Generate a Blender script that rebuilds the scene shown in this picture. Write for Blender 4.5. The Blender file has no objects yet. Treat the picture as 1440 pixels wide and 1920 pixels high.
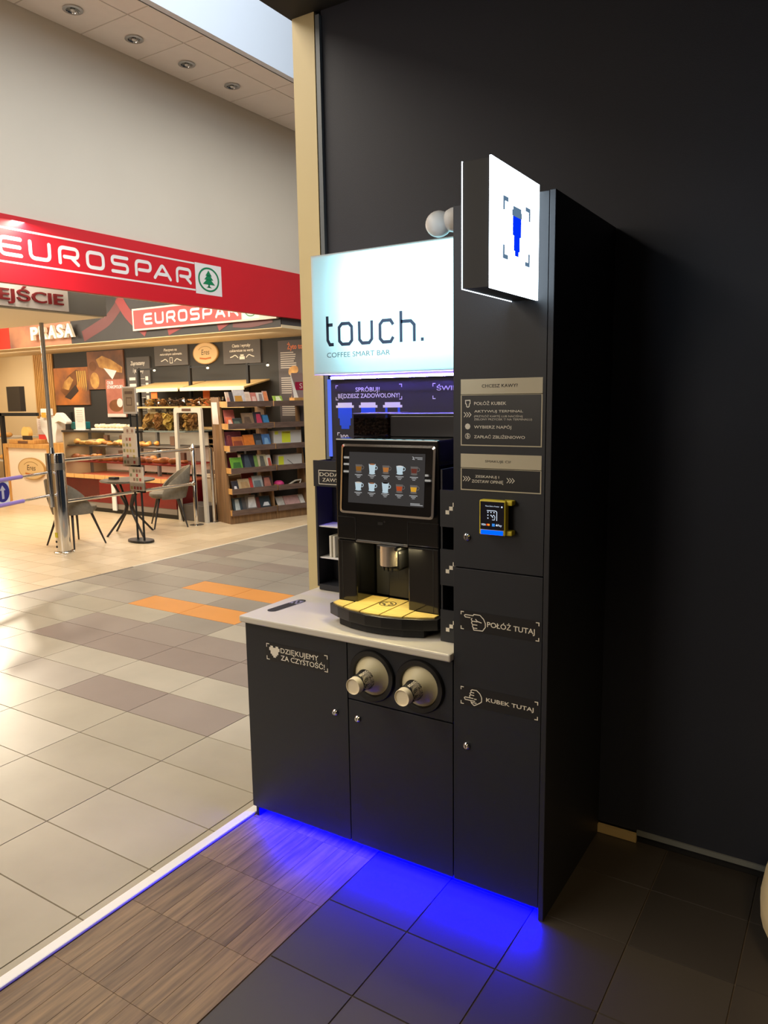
import bpy, bmesh, math, random
from mathutils import Vector, Matrix
random.seed(7)
SC = bpy.context.scene
COL = SC.collection
PI = math.pi
def lin(c): return tuple(((v/255)/12.92 if v/255 <= .04045 else ((v/255+.055)/1.055)**2.4) for v in c)

# ------------------------------------------------------------------ camera
cam_d = bpy.data.cameras.new('camera'); cam = bpy.data.objects.new('camera', cam_d); COL.objects.link(cam)
YAW, PITCH, ROLL, FPX = 0.5657, -0.1508, -0.0153, 1411.44
_f = Vector((-math.sin(YAW)*math.cos(PITCH), math.cos(YAW)*math.cos(PITCH), math.sin(PITCH)))
_r = Vector((math.cos(YAW), math.sin(YAW), 0)); _u = _r.cross(_f)
_r2 = _r*math.cos(ROLL)+_u*math.sin(ROLL); _u2 = _u*math.cos(ROLL)-_r*math.sin(ROLL)
cam.matrix_world = Matrix(((_r2.x, _u2.x, -_f.x, .7964), (_r2.y, _u2.y, -_f.y, -2.21), (_r2.z, _u2.z, -_f.z, 1.75), (0, 0, 0, 1)))
cam_d.sensor_fit = 'VERTICAL'; cam_d.sensor_height = 24; cam_d.sensor_width = 18
cam_d.lens = FPX/1920*24; cam_d.clip_start = .05; cam_d.clip_end = 100
SC.camera = cam
# ------------------------------------------------------------------ world, light, exposure
W = bpy.data.worlds.new('world'); SC.world = W; W.use_nodes = True
W.node_tree.nodes['Background'].inputs[0].default_value = (.75, .85, 1, 1)
W.node_tree.nodes['Background'].inputs[1].default_value = .025
vs = SC.view_settings; vs.view_transform = 'Standard'; vs.look = 'None'; vs.exposure = 0.0; vs.gamma = 1; vs.use_curve_mapping = False

def area(name, loc, aim, sx, sy, power, col, spread=PI):
    d = bpy.data.lights.new(name, 'AREA'); d.shape = 'RECTANGLE'; d.size = sx; d.size_y = sy; d.energy = power; d.color = col; d.spread = spread
    o = bpy.data.objects.new(name, d); COL.objects.link(o); o.location = loc
    o.rotation_euler = (Vector(aim)-Vector(loc)).to_track_quat('-Z', 'Y').to_euler(); return o
WARM = (1, .86, .66); WARM2 = (1, .89, .74); DAY = (.80, .90, 1)
area('corridor_lamp', (-3.4, -2.6, 4.9), (-3.4, -2.6, 0), 2.6, 5.0, 255, WARM2)
area('corridor_lamp', (-3.2, 4.6, 4.9), (-3.2, 4.6, 0), 2.4, 4.0, 60, WARM2)
area('fill_light', (-2.3, -5.7, 3.0), (-1.6, 0, 1.2), 1.6, 2.0, 62, WARM2)  # unseen fill added behind the viewer to light the kiosk front
area('skylight_lamp', (-3.1, 2.2, 7.9), (-4.2, 2.2, 6), 3.0, 9.0, 620, DAY)
area('shop_light', (-8.2, 3.4, 3.36), (-8.2, 4.3, 0), 3.6, 3.0, 165, WARM)
area('shop_light', (-10.6, 4.2, 3.3), (-10.4, 6.3, 1.2), 3.2, .8, 105, WARM)
area('shop_light', (-7.4, 4.1, 3.3), (-7.4, 6.4, 1.2), 2.2, .8, 80, WARM)
area('soffit_fill', (-10.2, 6.05, 2.66), (-10.2, 6.9, 1.5), 7.8, .12, 48, WARM)  # unseen wash light added to brighten the pictures on the dark wall
area('shop_light', (-12.5, 1.5, 3.36), (-12.5, 1.5, 0), 3.0, 3.6, 90, WARM)  # unseen light added so that floor bounce brightens the canopy underside
area('fascia_fill', (-5.90, 2.0, 3.36), (-6.0, 2.0, 0), .12, 2.6, 55, WARM2)  # unseen light added in the gap to brighten the white canopy panel
area('shop_spot', (-11.6, 4.5, 2.62), (-6.2, 2.1, 0), .16, .16, 55, WARM, 1.9)
area('case_fill', (-9.0, 5.70, 1.262), (-9.0, 5.85, 0), 2.4, .2, 11, WARM)  # this and the next two: unseen fills added to brighten the case interior
area('case_fill', (-9.0, 5.75, .785), (-9.0, 5.75, 0), 2.4, .2, 8, WARM)
area('case_fill', (-9.0, 5.70, 1.03), (-9.0, 5.85, 0), 2.4, .2, 8, WARM)
area('shelf_lamp', (-8.3, 6.0, 2.2), (-8.3, 6.6, 1.2), 2.4, .1, 7, WARM)
area('alcove_lamp', (1.5, -2.4, 3.3), (1.0, -1.2, 0), .5, .5, 9, (1, .72, .38), 1.25)

# ------------------------------------------------------------------ materials
MATS = {}
def mat(name, rgb, rough=.5, metal=0., noise=0., scale=6., bump=0., bscale=80., emit=0., spec=.5, stretch=(1, 1, 1), rgb2=None, coat=0., alpha=1.):
    if name in MATS: return MATS[name]
    m = bpy.data.materials.new(name); m.use_nodes = True; nt = m.node_tree; b = nt.nodes['Principled BSDF']
    c = lin(rgb); b.inputs['Base Color'].default_value = (*c, 1); b.inputs['Roughness'].default_value = rough
    b.inputs['Metallic'].default_value = metal; b.inputs['Specular IOR Level'].default_value = spec; b.inputs['Coat Weight'].default_value = coat
    if alpha < 1: b.inputs['Alpha'].default_value = alpha
    if emit:
        b.inputs['Emission Color'].default_value = (*c, 1); b.inputs['Emission Strength'].default_value = emit
    if noise or rgb2 or bump:
        tc = nt.nodes.new('ShaderNodeTexCoord'); mp = nt.nodes.new('ShaderNodeMapping'); mp.inputs['Scale'].default_value = stretch
        oi = nt.nodes.new('ShaderNodeObjectInfo'); va = nt.nodes.new('ShaderNodeVectorMath'); va.operation = 'ADD'; ml = nt.nodes.new('ShaderNodeMath'); ml.operation = 'MULTIPLY'; ml.inputs[1].default_value = 53
        nt.links.new(oi.outputs['Random'], ml.inputs[0]); nt.links.new(tc.outputs['Object'], va.inputs[0]); nt.links.new(ml.outputs[0], va.inputs[1]); nt.links.new(va.outputs[0], mp.inputs[0])
    if noise or rgb2:
        n = nt.nodes.new('ShaderNodeTexNoise'); n.inputs['Scale'].default_value = scale; n.inputs['Detail'].default_value = 5
        nt.links.new(mp.outputs[0], n.inputs[0])
        r = nt.nodes.new('ShaderNodeValToRGB'); r.color_ramp.elements[0].position = .3; r.color_ramp.elements[1].position = .7
        c2 = lin(rgb2) if rgb2 else tuple(v*(1-noise) for v in c)
        r.color_ramp.elements[0].color = (*c2, 1); r.color_ramp.elements[1].color = (*c, 1)
        nt.links.new(n.outputs['Fac'], r.inputs[0]); nt.links.new(r.outputs[0], b.inputs['Base Color'])
        if emit: nt.links.new(r.outputs[0], b.inputs['Emission Color'])
    if bump:
        n2 = nt.nodes.new('ShaderNodeTexNoise'); n2.inputs['Scale'].default_value = bscale; nt.links.new(mp.outputs[0], n2.inputs[0])
        bp = nt.nodes.new('ShaderNodeBump'); bp.inputs['Strength'].default_value = bump; bp.inputs['Distance'].default_value = .002
        nt.links.new(n2.outputs['Fac'], bp.inputs['Height']); nt.links.new(bp.outputs[0], b.inputs['Normal'])
    MATS[name] = m; return m
def emis(name, rgb, s):
    if name in MATS: return MATS[name]
    m = bpy.data.materials.new(name); m.use_nodes = True; nt = m.node_tree
    nt.nodes.remove(nt.nodes['Principled BSDF']); e = nt.nodes.new('ShaderNodeEmission'); e.inputs[0].default_value = (*rgb, 1); e.inputs[1].default_value = s
    nt.links.new(e.outputs[0], nt.nodes['Material Output'].inputs[0]); MATS[name] = m; return m
def glass(name, tint=(1, 1, 1), refl=.06):
    if name in MATS: return MATS[name]
    m = bpy.data.materials.new(name); m.use_nodes = True; nt = m.node_tree; nt.nodes.remove(nt.nodes['Principled BSDF'])
    t = nt.nodes.new('ShaderNodeBsdfTransparent'); t.inputs[0].default_value = (*tint, 1)
    g = nt.nodes.new('ShaderNodeBsdfGlossy'); g.inputs['Roughness'].default_value = .03
    fr = nt.nodes.new('ShaderNodeFresnel'); fr.inputs[0].default_value = 1.35
    mx = nt.nodes.new('ShaderNodeMixShader'); nt.links.new(fr.outputs[0], mx.inputs[0]); nt.links.new(t.outputs[0], mx.inputs[1]); nt.links.new(g.outputs[0], mx.inputs[2])
    nt.links.new(mx.outputs[0], nt.nodes['Material Output'].inputs[0]); MATS[name] = m; return m
def diffuser(name, rgb):
    if name in MATS: return MATS[name]
    m = bpy.data.materials.new(name); m.use_nodes = True; nt = m.node_tree; nt.nodes.remove(nt.nodes['Principled BSDF'])
    t = nt.nodes.new('ShaderNodeBsdfTranslucent'); t.inputs[0].default_value = (*rgb, 1)
    nt.links.new(t.outputs[0], nt.nodes['Material Output'].inputs[0]); MATS[name] = m; return m

KB = mat('kiosk_black', (32, 35, 41), .42, bump=.25, bscale=900)
KB2 = mat('kiosk_black_side', (36, 37, 42), .5, bump=.25, bscale=900)
KP = mat('kiosk_print_black', (30, 30, 32), .35)
GLB = mat('gloss_black', (14, 14, 15), .12, coat=.5)
SATB = mat('satin_black', (22, 22, 23), .35)
MATB = mat('matt_black', (17, 17, 18), .7)
CREAMP = mat('cream_print', (238, 232, 214), .5)
WHITEP = mat('white_print', (225, 225, 228), .5)
COUNTER = mat('counter_white', (212, 206, 192), .35, noise=.05, scale=3)
CHROME = mat('chrome', (225, 225, 225), .08, 1.)
STEEL = mat('brushed_steel', (190, 188, 184), .28, 1., noise=.15, scale=30, stretch=(1, 1, .05))
WHITE = mat('white_plastic', (230, 230, 228), .4)
BLUEP = mat('blue_print', (26, 86, 235), .5)
PAPER = mat('paper', (224, 211, 203), .7, noise=.03)
INK = mat('ink', (50, 45, 45), .7)
OAK = mat('oak', (214, 165, 95), .5, rgb2=(180, 128, 66), scale=4, stretch=(12, 12, 1))
WALNUT = mat('walnut', (142, 106, 68), .5, rgb2=(102, 74, 46), scale=3, stretch=(14, 14, .7))
WALNUTH = mat('walnut_tray', (112, 90, 78), .5, rgb2=(84, 66, 58), scale=3, stretch=(2, 2, 14))
RED = mat('red_panel', (204, 26, 40), .4, noise=.05, scale=2)
DRED = mat('dark_red', (110, 14, 20), .4)
GREY = mat('grey_metal', (105, 103, 100), .45, .3)
LGREY = mat('light_grey_metal', (200, 194, 180), .45)
FELT = mat('grey_velvet', (122, 114, 100), .9, noise=.25, scale=25)
GREEN = mat('emblem_green', (0, 122, 76), .5)

# ------------------------------------------------------------------ mesh helpers
ORG = {}
class MB:
    def __init__(s, m=None): s.v = []; s.f = []; s.m = m; s.k = 0
    def add(s, vs, fs):
        n = len(s.v); s.v += [tuple(s.m @ Vector(p)) if s.m else tuple(p) for p in vs]; s.f += [tuple(i+n for i in f) for f in fs]; return s
    def box(s, x0, x1, y0, y1, z0, z1):
        if x1 < x0: x0, x1 = x1, x0
        if y1 < y0: y0, y1 = y1, y0
        return s.add([(x0, y0, z0), (x1, y0, z0), (x1, y1, z0), (x0, y1, z0), (x0, y0, z1), (x1, y0, z1), (x1, y1, z1), (x0, y1, z1)],
                     [(0, 3, 2, 1), (4, 5, 6, 7), (0, 1, 5, 4), (1, 2, 6, 5), (2, 3, 7, 6), (3, 0, 4, 7)])
    def rings(s, rs, cap=True, closed=True):
        n = len(rs[0]); vs = [p for r in rs for p in r]; fs = []
        for i in range(len(rs)-1):
            for j in range(n if closed else n-1):
                k = (j+1) % n; fs.append((i*n+j, i*n+k, (i+1)*n+k, (i+1)*n+j))
        if cap: fs.append(tuple(reversed(range(n)))); fs.append(tuple(range((len(rs)-1)*n, len(rs)*n)))
        return s.add(vs, fs)
    def cyl(s, p0, p1, r0, r1=None, n=16, cap=True):
        r1 = r0 if r1 is None else r1; p0 = Vector(p0); p1 = Vector(p1); d = (p1-p0).normalized()
        a = d.orthogonal().normalized(); b = d.cross(a)
        c = [(math.cos(2*PI*i/n), math.sin(2*PI*i/n)) for i in range(n)]
        return s.rings([[p0+(a*x+b*y)*r0 for x, y in c], [p1+(a*x+b*y)*r1 for x, y in c]], cap)
    def tube(s, pts, r, n=8):
        pts = [Vector(p) for p in pts]; rs = []; a = None
        for i, p in enumerate(pts):
            d = (pts[min(i+1, len(pts)-1)]-pts[max(i-1, 0)]).normalized()
            a = d.orthogonal().normalized() if a is None else (a-d*a.dot(d)).normalized()
            b = d.cross(a); rr = r[i] if isinstance(r, (list, tuple)) else r
            rs.append([p+(a*math.cos(2*PI*k/n)+b*math.sin(2*PI*k/n))*rr for k in range(n)])
        return s.rings(rs)
    def lathe(s, prof, o, axis=(0, 0, 1), n=24, cap=False):
        o = Vector(o); d = Vector(axis).normalized(); a = d.orthogonal().normalized(); b = d.cross(a)
        return s.rings([[o+d*h+(a*math.cos(2*PI*k/n)+b*math.sin(2*PI*k/n))*max(r, 1e-5) for k in range(n)] for r, h in prof], cap)
    def ell(s, c, rx, ry, rz, n=10, k=6):
        rs = [[(c[0]+rx*math.sin(PI*i/k)*math.cos(2*PI*j/n), c[1]+ry*math.sin(PI*i/k)*math.sin(2*PI*j/n), c[2]-rz*math.cos(PI*i/k)) for j in range(n)] for i in range(1, k)]
        s.rings(rs); return s
    def prism(s, pts, fr, off0, off1):
        n = len(pts); vs = [fr(u, v, off0) for u, v in pts]+[fr(u, v, off1) for u, v in pts]
        return s.add(vs, [tuple(reversed(range(n))), tuple(range(n, 2*n))]+[(i, (i+1) % n, n+(i+1) % n, n+i) for i in range(n)])
    def poly(s, pts, fr, off=.0008): return s.add([fr(u, v, off) for u, v in pts], [tuple(range(len(pts)))])
    def rect(s, u0, u1, v0, v1, fr, off=.0008): return s.poly([(u0, v0), (u1, v0), (u1, v1), (u0, v1)], fr, off)
    def frame(s, u0, u1, v0, v1, w, fr, off=.0008):
        s.rect(u0, u1, v0, v0+w, fr, off); s.rect(u0, u1, v1-w, v1, fr, off); s.rect(u0, u0+w, v0+w, v1-w, fr, off); return s.rect(u1-w, u1, v0+w, v1-w, fr, off)
    def disc(s, u, v, r, fr, off=.0008, n=24, rv=None):
        rv = rv or r; return s.poly([(u+r*math.cos(2*PI*i/n), v+rv*math.sin(2*PI*i/n)) for i in range(n)], fr, off)
    def ring(s, u, v, r0, r1, fr, off=.0008, n=28, a0=0, a1=2*PI, q=1):
        p = [a0+(a1-a0)*i/n for i in range(n+1)]
        for i in range(n):
            s.add([fr(u+r*math.cos(a), v+r*q*math.sin(a), off) for r, a in ((r0, p[i]), (r1, p[i]), (r1, p[i+1]), (r0, p[i+1]))], [(0, 1, 2, 3)])
        return s
    def stroke(s, pts, w, fr, off=.0008, closed=False, caps=False):
        n = len(pts); P = [Vector(p) for p in pts]; L = []; off += .00025*s.k; s.k += 1
        for i in range(n):
            a = P[i]-P[i-1] if (i > 0 or closed) else P[1]-P[0]; b = P[(i+1) % n]-P[i] if (i < n-1 or closed) else P[-1]-P[-2]
            a.normalize(); b.normalize(); t = (a+b); t = t.normalized() if t.length > 1e-6 else a
            nn = Vector((-t.y, t.x)); k = w/2/max(.45, nn.dot(Vector((-a.y, a.x)))); L.append((P[i]+nn*k, P[i]-nn*k))
        for i in range(n if closed else n-1):
            j = (i+1) % n; s.add([fr(*p, off) for p in (L[i][0], L[i][1], L[j][1], L[j][0])], [(0, 1, 2, 3)])
        if caps and not closed:
            for e, q in ((P[0], P[1]), (P[-1], P[-2])):
                t = math.atan2(e.y-q.y, e.x-q.x)
                s.poly([(e.x+w/2*math.cos(t+PI*(i/8-.5)), e.y+w/2*math.sin(t+PI*(i/8-.5))) for i in range(9)], fr, off)
        return s
    def build(s, name, m, parent=None, smooth=None, bevel=0, label=None, stuff=False):
        o0 = ORG.get(parent.name, Vector()) if parent else Vector()
        me = bpy.data.meshes.new(name); me.from_pydata([tuple(Vector(p)-o0) for p in s.v], [], s.f); me.update()
        if smooth:
            me.polygons.foreach_set('use_smooth', [True]*len(me.polygons)); me.set_sharp_from_angle(angle=math.radians(smooth))
        me.materials.append(m); o = bpy.data.objects.new(name, me); COL.objects.link(o)
        if parent: o.parent = parent; ORG[o.name] = o0
        else: ORG[o.name] = Vector()
        if bevel:
            md = o.modifiers.new('bevel', 'BEVEL'); md.width = bevel; md.segments = 2; md.limit_method = 'ANGLE'
        if label: o['label'] = label
        if stuff: o['kind'] = 'stuff'
        return o
def frm(O, R, U):
    O = Vector(O); R = Vector(R); U = Vector(U); N = R.cross(U)
    return lambda u, v, w=0: O+R*u+U*v+N*w
def front(Y): return frm((0, Y, 0), (1, 0, 0), (0, 0, 1))      # faces -Y; u = X, v = Z
def side(X): return frm((X, 0, 0), (0, 1, 0), (0, 0, 1))       # faces +X; u = Y, v = Z
def top(Z): return frm((0, 0, Z), (1, 0, 0), (0, 1, 0))
def thing(name, label, cat, base=(0, 0, 0), group=None):
    o = bpy.data.objects.new(name, None); COL.objects.link(o); o.location = base; o['label'] = label; o['category'] = cat; o.empty_display_size = .05
    if group: o['group'] = group
    ORG[o.name] = Vector(base); return o
def tag(o, label, cat, group=None):
    o['label'] = label; o['category'] = cat
    if group: o['group'] = group
    return o
def struct(o): o['kind'] = 'structure'; return o
def dup(root, loc, rotz=0, label=None):
    def cp(o, par):
        c = o.copy(); COL.objects.link(c)
        if par: c.parent = par
        for ch in list(o.children): cp(ch, c)
        return c
    r = cp(root, None); r.location = loc; r.rotation_euler = (0, 0, rotz)
    if label: r['label'] = label
    return r
def text(s, fr, u0, u1, v0, v1, m, parent, off=.0009, name='lettering', weight=0., extr=0., shear=0., label=None):
    cu = bpy.data.curves.new('t', 'FONT'); cu.body = s; cu.size = 1; cu.offset = weight; cu.extrude = extr*0; cu.shear = shear; cu.resolution_u = 3
    ob = bpy.data.objects.new('t', cu); me = bpy.data.meshes.new_from_object(ob)
    xs = [v.co.x for v in me.vertices]; ys = [v.co.y for v in me.vertices]
    bpy.data.objects.remove(ob); bpy.data.curves.remove(cu)
    x0, x1, y0, y1 = min(xs), max(xs), min(ys), max(ys); b = MB()
    if s.upper() == s and any(c in 'ĘŚĆŻÓŁĄ' for c in s): y0, y1 = 0., .729     # caps without their accents fill the box
    pts = [(u0+(v.co.x-x0)/(x1-x0)*(u1-u0), v0+(v.co.y-y0)/(y1-y0)*(v1-v0)) for v in me.vertices]
    fs = [tuple(p.vertices) for p in me.polygons]
    if not extr: b.add([fr(u, v, off) for u, v in pts], fs)
    else:
        n = len(pts); b.add([fr(u, v, off+extr) for u, v in pts]+[fr(u, v, off) for u, v in pts], fs+[tuple(i+n for i in reversed(f)) for f in fs])
        ed = {}
        for f in fs:
            for i in range(len(f)):
                e = (f[i], f[(i+1) % len(f)])
                if (e[1], e[0]) in ed: ed.pop((e[1], e[0]))
                else: ed[e] = 1
        k = len(b.v)-2*n
        for a, c in ed: b.f.append((k+c, k+a, k+a+n, k+c+n))
    bpy.data.meshes.remove(me)
    return b.build(name, m, parent, label=label)
def rnd_path(pts, r, closed=False, k=5):
    out = []; n = len(pts)
    for i, p in enumerate(pts):
        p = Vector(p)
        if not closed and i in (0, n-1): out.append(tuple(p)); continue
        a = Vector(pts[i-1])-p; b = Vector(pts[(i+1) % n])-p; q = min(r, a.length*.5, b.length*.5); a.normalize(); b.normalize()
        A = p+a*q; B = p+b*q
        for t in range(k+1):
            t /= k; out.append(tuple(A*(1-t)**2+p*2*t*(1-t)+B*t*t))
    res = [out[0]]
    for q in out[1:]:
        if (Vector(q)-Vector(res[-1])).length > 1e-5: res.append(q)
    if closed and (Vector(res[0])-Vector(res[-1])).length < 1e-5: res.pop()
    return res
def corners(b, u0, u1, v0, v1, fr, L=.012, w=.0028, off=.0009):
    for cu, su in ((u0, 1), (u1, -1)):
        for cv, sv in ((v0, 1), (v1, -1)):
            b.rect(min(cu, cu+su*L), max(cu, cu+su*L), min(cv, cv+sv*w), max(cv, cv+sv*w), fr, off)
            b.rect(min(cu, cu+su*w), max(cu, cu+su*w), min(cv+sv*w, cv+sv*L), max(cv+sv*w, cv+sv*L), fr, off)
    return b

# ================================================================== STRUCTURE
def plain_floor(name, x0, x1, y0, y1, m): return struct(MB().box(x0, x1, y0, y1, -.06, -.004).build(name, m))
GROUT = mat('grout', (96, 84, 70), .8); GROUTD = mat('grout_dark', (86, 75, 62), .8)
fl_c = plain_floor('floor_corridor', -5.70, -1.33, -6, 9, GROUT)
fl_k = plain_floor('floor_alcove', -1.33, 3.2, -4.5, .64, GROUTD)
fl_s = plain_floor('floor_shop', -14.5, -5.70, -4, 7, mat('grout_shop', (150, 130, 104), .8))
def tile_mat(name, rgb, rough=.32, noise=.12, spec=.5): return mat(name, rgb, rough, noise=noise, scale=2.3, bump=.08, bscale=40, spec=spec)
TB = [tile_mat('tile_beige_%d' % i, c, .36, .16, .3) for i, c in enumerate([(171, 161, 140), (165, 155, 134), (176, 166, 146)])]
TG = [tile_mat('tile_grey_%d' % i, c, .36, .14, .3) for i, c in enumerate([(156, 146, 131), (148, 139, 125), (162, 152, 136)])]
TD = [tile_mat('tile_dark_%d' % i, c, .36, .12, .3) for i, c in enumerate([(138, 124, 113), (144, 131, 119)])]
TO = tile_mat('tile_orange', (216, 146, 76), .35, .1)
TS = [tile_mat('tile_shop_%d' % i, c, .3, .08) for i, c in enumerate([(214, 192, 158), (208, 186, 152), (218, 197, 164)])]
TK = [tile_mat('tile_black_%d' % i, c, .42, .15) for i, c in enumerate([(66, 60, 54), (60, 55, 50), (70, 64, 57)])]
SHARED = {}
def tile(parent, name, x0, x1, y0, y1, m, g=.0016, z=0., h=.004, ar=.0012):
    key = (name, round(x1-x0, 4), round(y1-y0, 4), m.name)
    if key not in SHARED:
        b = MB().box(g, x1-x0-g, g, y1-y0-g, -h, 0); me = bpy.data.meshes.new(name)
        # tiny worn arris: inset the top
        vs = [list(v) for v in b.v]
        for v in vs:
            if v[2] == 0: v[0] += ar if v[0] < (x1-x0)/2 else -ar; v[1] += ar if v[1] < (y1-y0)/2 else -ar
        me.from_pydata([tuple(v) for v in vs], [], b.f); me.update(); me.materials.append(m); SHARED[key] = me
    o = bpy.data.objects.new(name, SHARED[key]); COL.objects.link(o); o.location = (x0, y0, z); o.parent = parent; return o
# corridor tiles .636 x .31
DARK = {(-3.28, 0), (-2.645, 0), (-4.55, 2), (-3.915, 2), (-3.28, 2), (-2.645, 2), (-4.55, 3), (-3.915, 3), (-3.28, 3), (-2.645, 3), (-2.01, 2), (-2.01, 3)}
ORANGE = {(-4.55, 5), (-3.915, 5), (-4.55, 7), (-3.915, 7)}
xs = [-5.69, -5.19, -4.55, -3.915, -3.28, -2.645, -2.01, -1.372]
far = MB()
for k in range(-8, 27):
    y0 = .44+.31*k
    for i in range(7):
        x0, x1 = xs[i], xs[i+1]
        if k > 13 or (k < -5 and x0 < -3): far.box(x0+.0016, x1-.0016, y0+.0016, y0+.31-.0016, -.004, 0); continue
        key = (x0, k)
        if key in ORANGE: m = TO
        elif key in DARK: m = random.choice(TD)
        elif k == 0 and x0 < -3.3: m = TG[2]
        elif k < 4: m = random.choice(TB)
        elif k < 6: m = random.choice(TB+TG)
        else: m = random.choice(TG+TG+TD) if k > 8 else random.choice(TG)
        tile(fl_c, 'corridor_tile', x0, x1, y0, y0+.31, m)
far.build('far_tiles', TG[1], fl_c, stuff=True)
for k in range(-7, 3): tile(fl_c, 'border_tile', -1.372, -1.334, .44+.31*k, .75+.31*k, TB[0])
# alcove: wood-look tiles beside the threshold, then black tiles
def wood_mat(i, a, b):
    m = mat('wood_tile_%d' % i, a, .45, rgb2=b, scale=5, stretch=(15, 1.0, 1), bump=.15, bscale=30); return m
WT = [wood_mat(0, (142, 115, 80), (96, 76, 52)), wood_mat(1, (137, 110, 77), (90, 71, 49)), wood_mat(2, (146, 119, 83), (101, 80, 55)), wood_mat(3, (132, 106, 74), (84, 66, 46))]
for k in range(-5, 3):
    y0 = -.325-.315*(k) if False else -.01-.315*(k+1)+.63
    for j, (a, b) in enumerate(((-1.283, -1.208), (-1.208, -1.133), (-1.133, -1.059), (-1.059, -.985), (-.985, -.91), (-.91, -.835), (-.835, -.76), (-.76, -.688))):
        tile(fl_k, 'wood_tile', a, b, y0-1.26, y0-1.26+.315, WT[(j*3+k*5+(j*j) % 3) % 4], g=.00025, ar=.0005)
xs2 = [-.685, -.367, -.05, .268, .586, .904, 1.222, 1.54]; ys2 = [-2.5+.3166*i for i in range(10)]
for a, b in zip(xs2, xs2[1:]):
    for i in range(10): tile(fl_k, 'black_tile', a, b, -.277+.3166*(i-7), -.277+.3166*(i-6) if i < 9 else .636, random.choice(TK))
# shop tiles .31 x .31 : the nearest as parts, the rest joined
rest = MB()
for i in range(28):
    for j in range(33):
        x1 = -5.71-.31*i; y0 = -3.2+.31*j-.07
        if i < 7 and .9 < y0 < 6.1: tile(fl_s, 'shop_tile', x1-.31, x1, y0, y0+.31, random.choice(TS))
        else: rest.box(x1-.3085, x1-.0015, y0+.0015, y0+.3085, -.004, 0)
rest.build('far_shop_tiles', TS[0], fl_s, stuff=True)
struct(MB().box(-5.725, -5.695, 3.0, 9, -.004, .004).build('trim_1', mat('trim_white', (225, 215, 195), .5)))
struct(MB().box(-5.72, -5.697, -4, 3.0, -.004, .003).build('trim_2', mat('trim_grey', (150, 140, 126), .4)))
struct(MB().box(-1.330, -1.285, -4, .55, -.002, .010).build('trim_3', mat('threshold_white', (232, 228, 220), .4), bevel=.005))
# black alcove wall (its left end is the shop-front jamb), alcove ceiling
WB = mat('wall_black', (38, 42, 54), .6, noise=.12, scale=2, bump=.3, bscale=350)
struct(MB().box(-1.29, 3.2, .63, .75, .045, 3.40).build('wall_back', WB))
struct(MB().box(-1.45, 3.2, -4.5, .75, 3.395, 3.6).build('ceiling_alcove', mat('ceiling_black', (24, 24, 25), .7)))
struct(MB().box(3.2, 3.3, -4.5, .75, 0, 3.4).build('wall_right', WB))
struct(MB().box(-1.44, -1.32, .62, .74, 0, 3.395).build('trim_4', mat('jamb_cream', (222, 204, 154), .45, noise=.05, scale=2)))
struct(MB().box(-1.318, -1.309, .625, .70, 0, 3.39).build('trim_5', mat('jamb_black', (16, 15, 14), .5)))
struct(MB().box(-1.308, -1.287, .612, .70, 0, 3.375).build('trim_6', mat('jamb_grey', (108, 116, 122), .4)))
struct(MB().box(-1.45, -1.33, -4.5, .75, 3.6, 6).build('wall_corridor_right', mat('wall_beige', (206, 196, 180), .8)))
struct(MB().box(-1.28, 3.2, .638, .75, -.004, .0445).build('dark_gap_strip', MATB))  # black strip added to block leaking light and keep the wall gap dark
struct(MB().box(0, .152, .617, .632, .002, .036).build('baseboard_left', mat('baseboard_cream', (205, 180, 128), .5)))
struct(MB().box(.152, 3.2, .622, .632, .032, .052).build('baseboard_right', mat('baseboard_grey', (120, 124, 122), .4)))
# corridor: wall above the shop front, ceiling strip, skylight well
WBE = mat('wall_beige', (206, 196, 180), .8)
WL = mat('wall_left_paint', (214, 203, 186), .75, noise=.04, scale=1.2)
struct(MB().box(-5.85, -5.72, -6, 9, 3.397, 5.2).build('wall_left', WL))
ce = struct(MB().box(-5.85, -4.77, -6, 9, 5.2, 5.3).build('ceiling', mat('ceiling_grid', (204, 192, 180), .7)))
CT = mat('ceiling_tile_white', (244, 234, 224), .8, noise=.03, scale=8)
for j in range(-5, 15):
    y0 = 2.82+.67*j
    for a, b in ((-5.72, -5.05), (-5.05, -4.772)):
        tile(ce, 'ceiling_tile', a, b, y0-.67, y0, CT, g=.007, z=5.196, h=-.006)
struct(MB().box(-4.78, -4.70, -6, 9, 5.2, 8).build('wall_skylight_well', mat('well_white', (226, 230, 236), .8)))
struct(MB().box(-4.8, -1.3, -6, 9, 8.0, 8.1).build('window_skylight', mat('skylight_frame', (210, 215, 222), .6)))
struct(MB().box(-6, 3.3, -6.2, -6.0, 0, 8).build('wall_behind', mat('wall_dim', (120, 110, 98), .8)))
struct(MB().box(-6.0, -1.3, 9, 9.1, 0, 8).build('wall_corridor_end', WBE))
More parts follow.
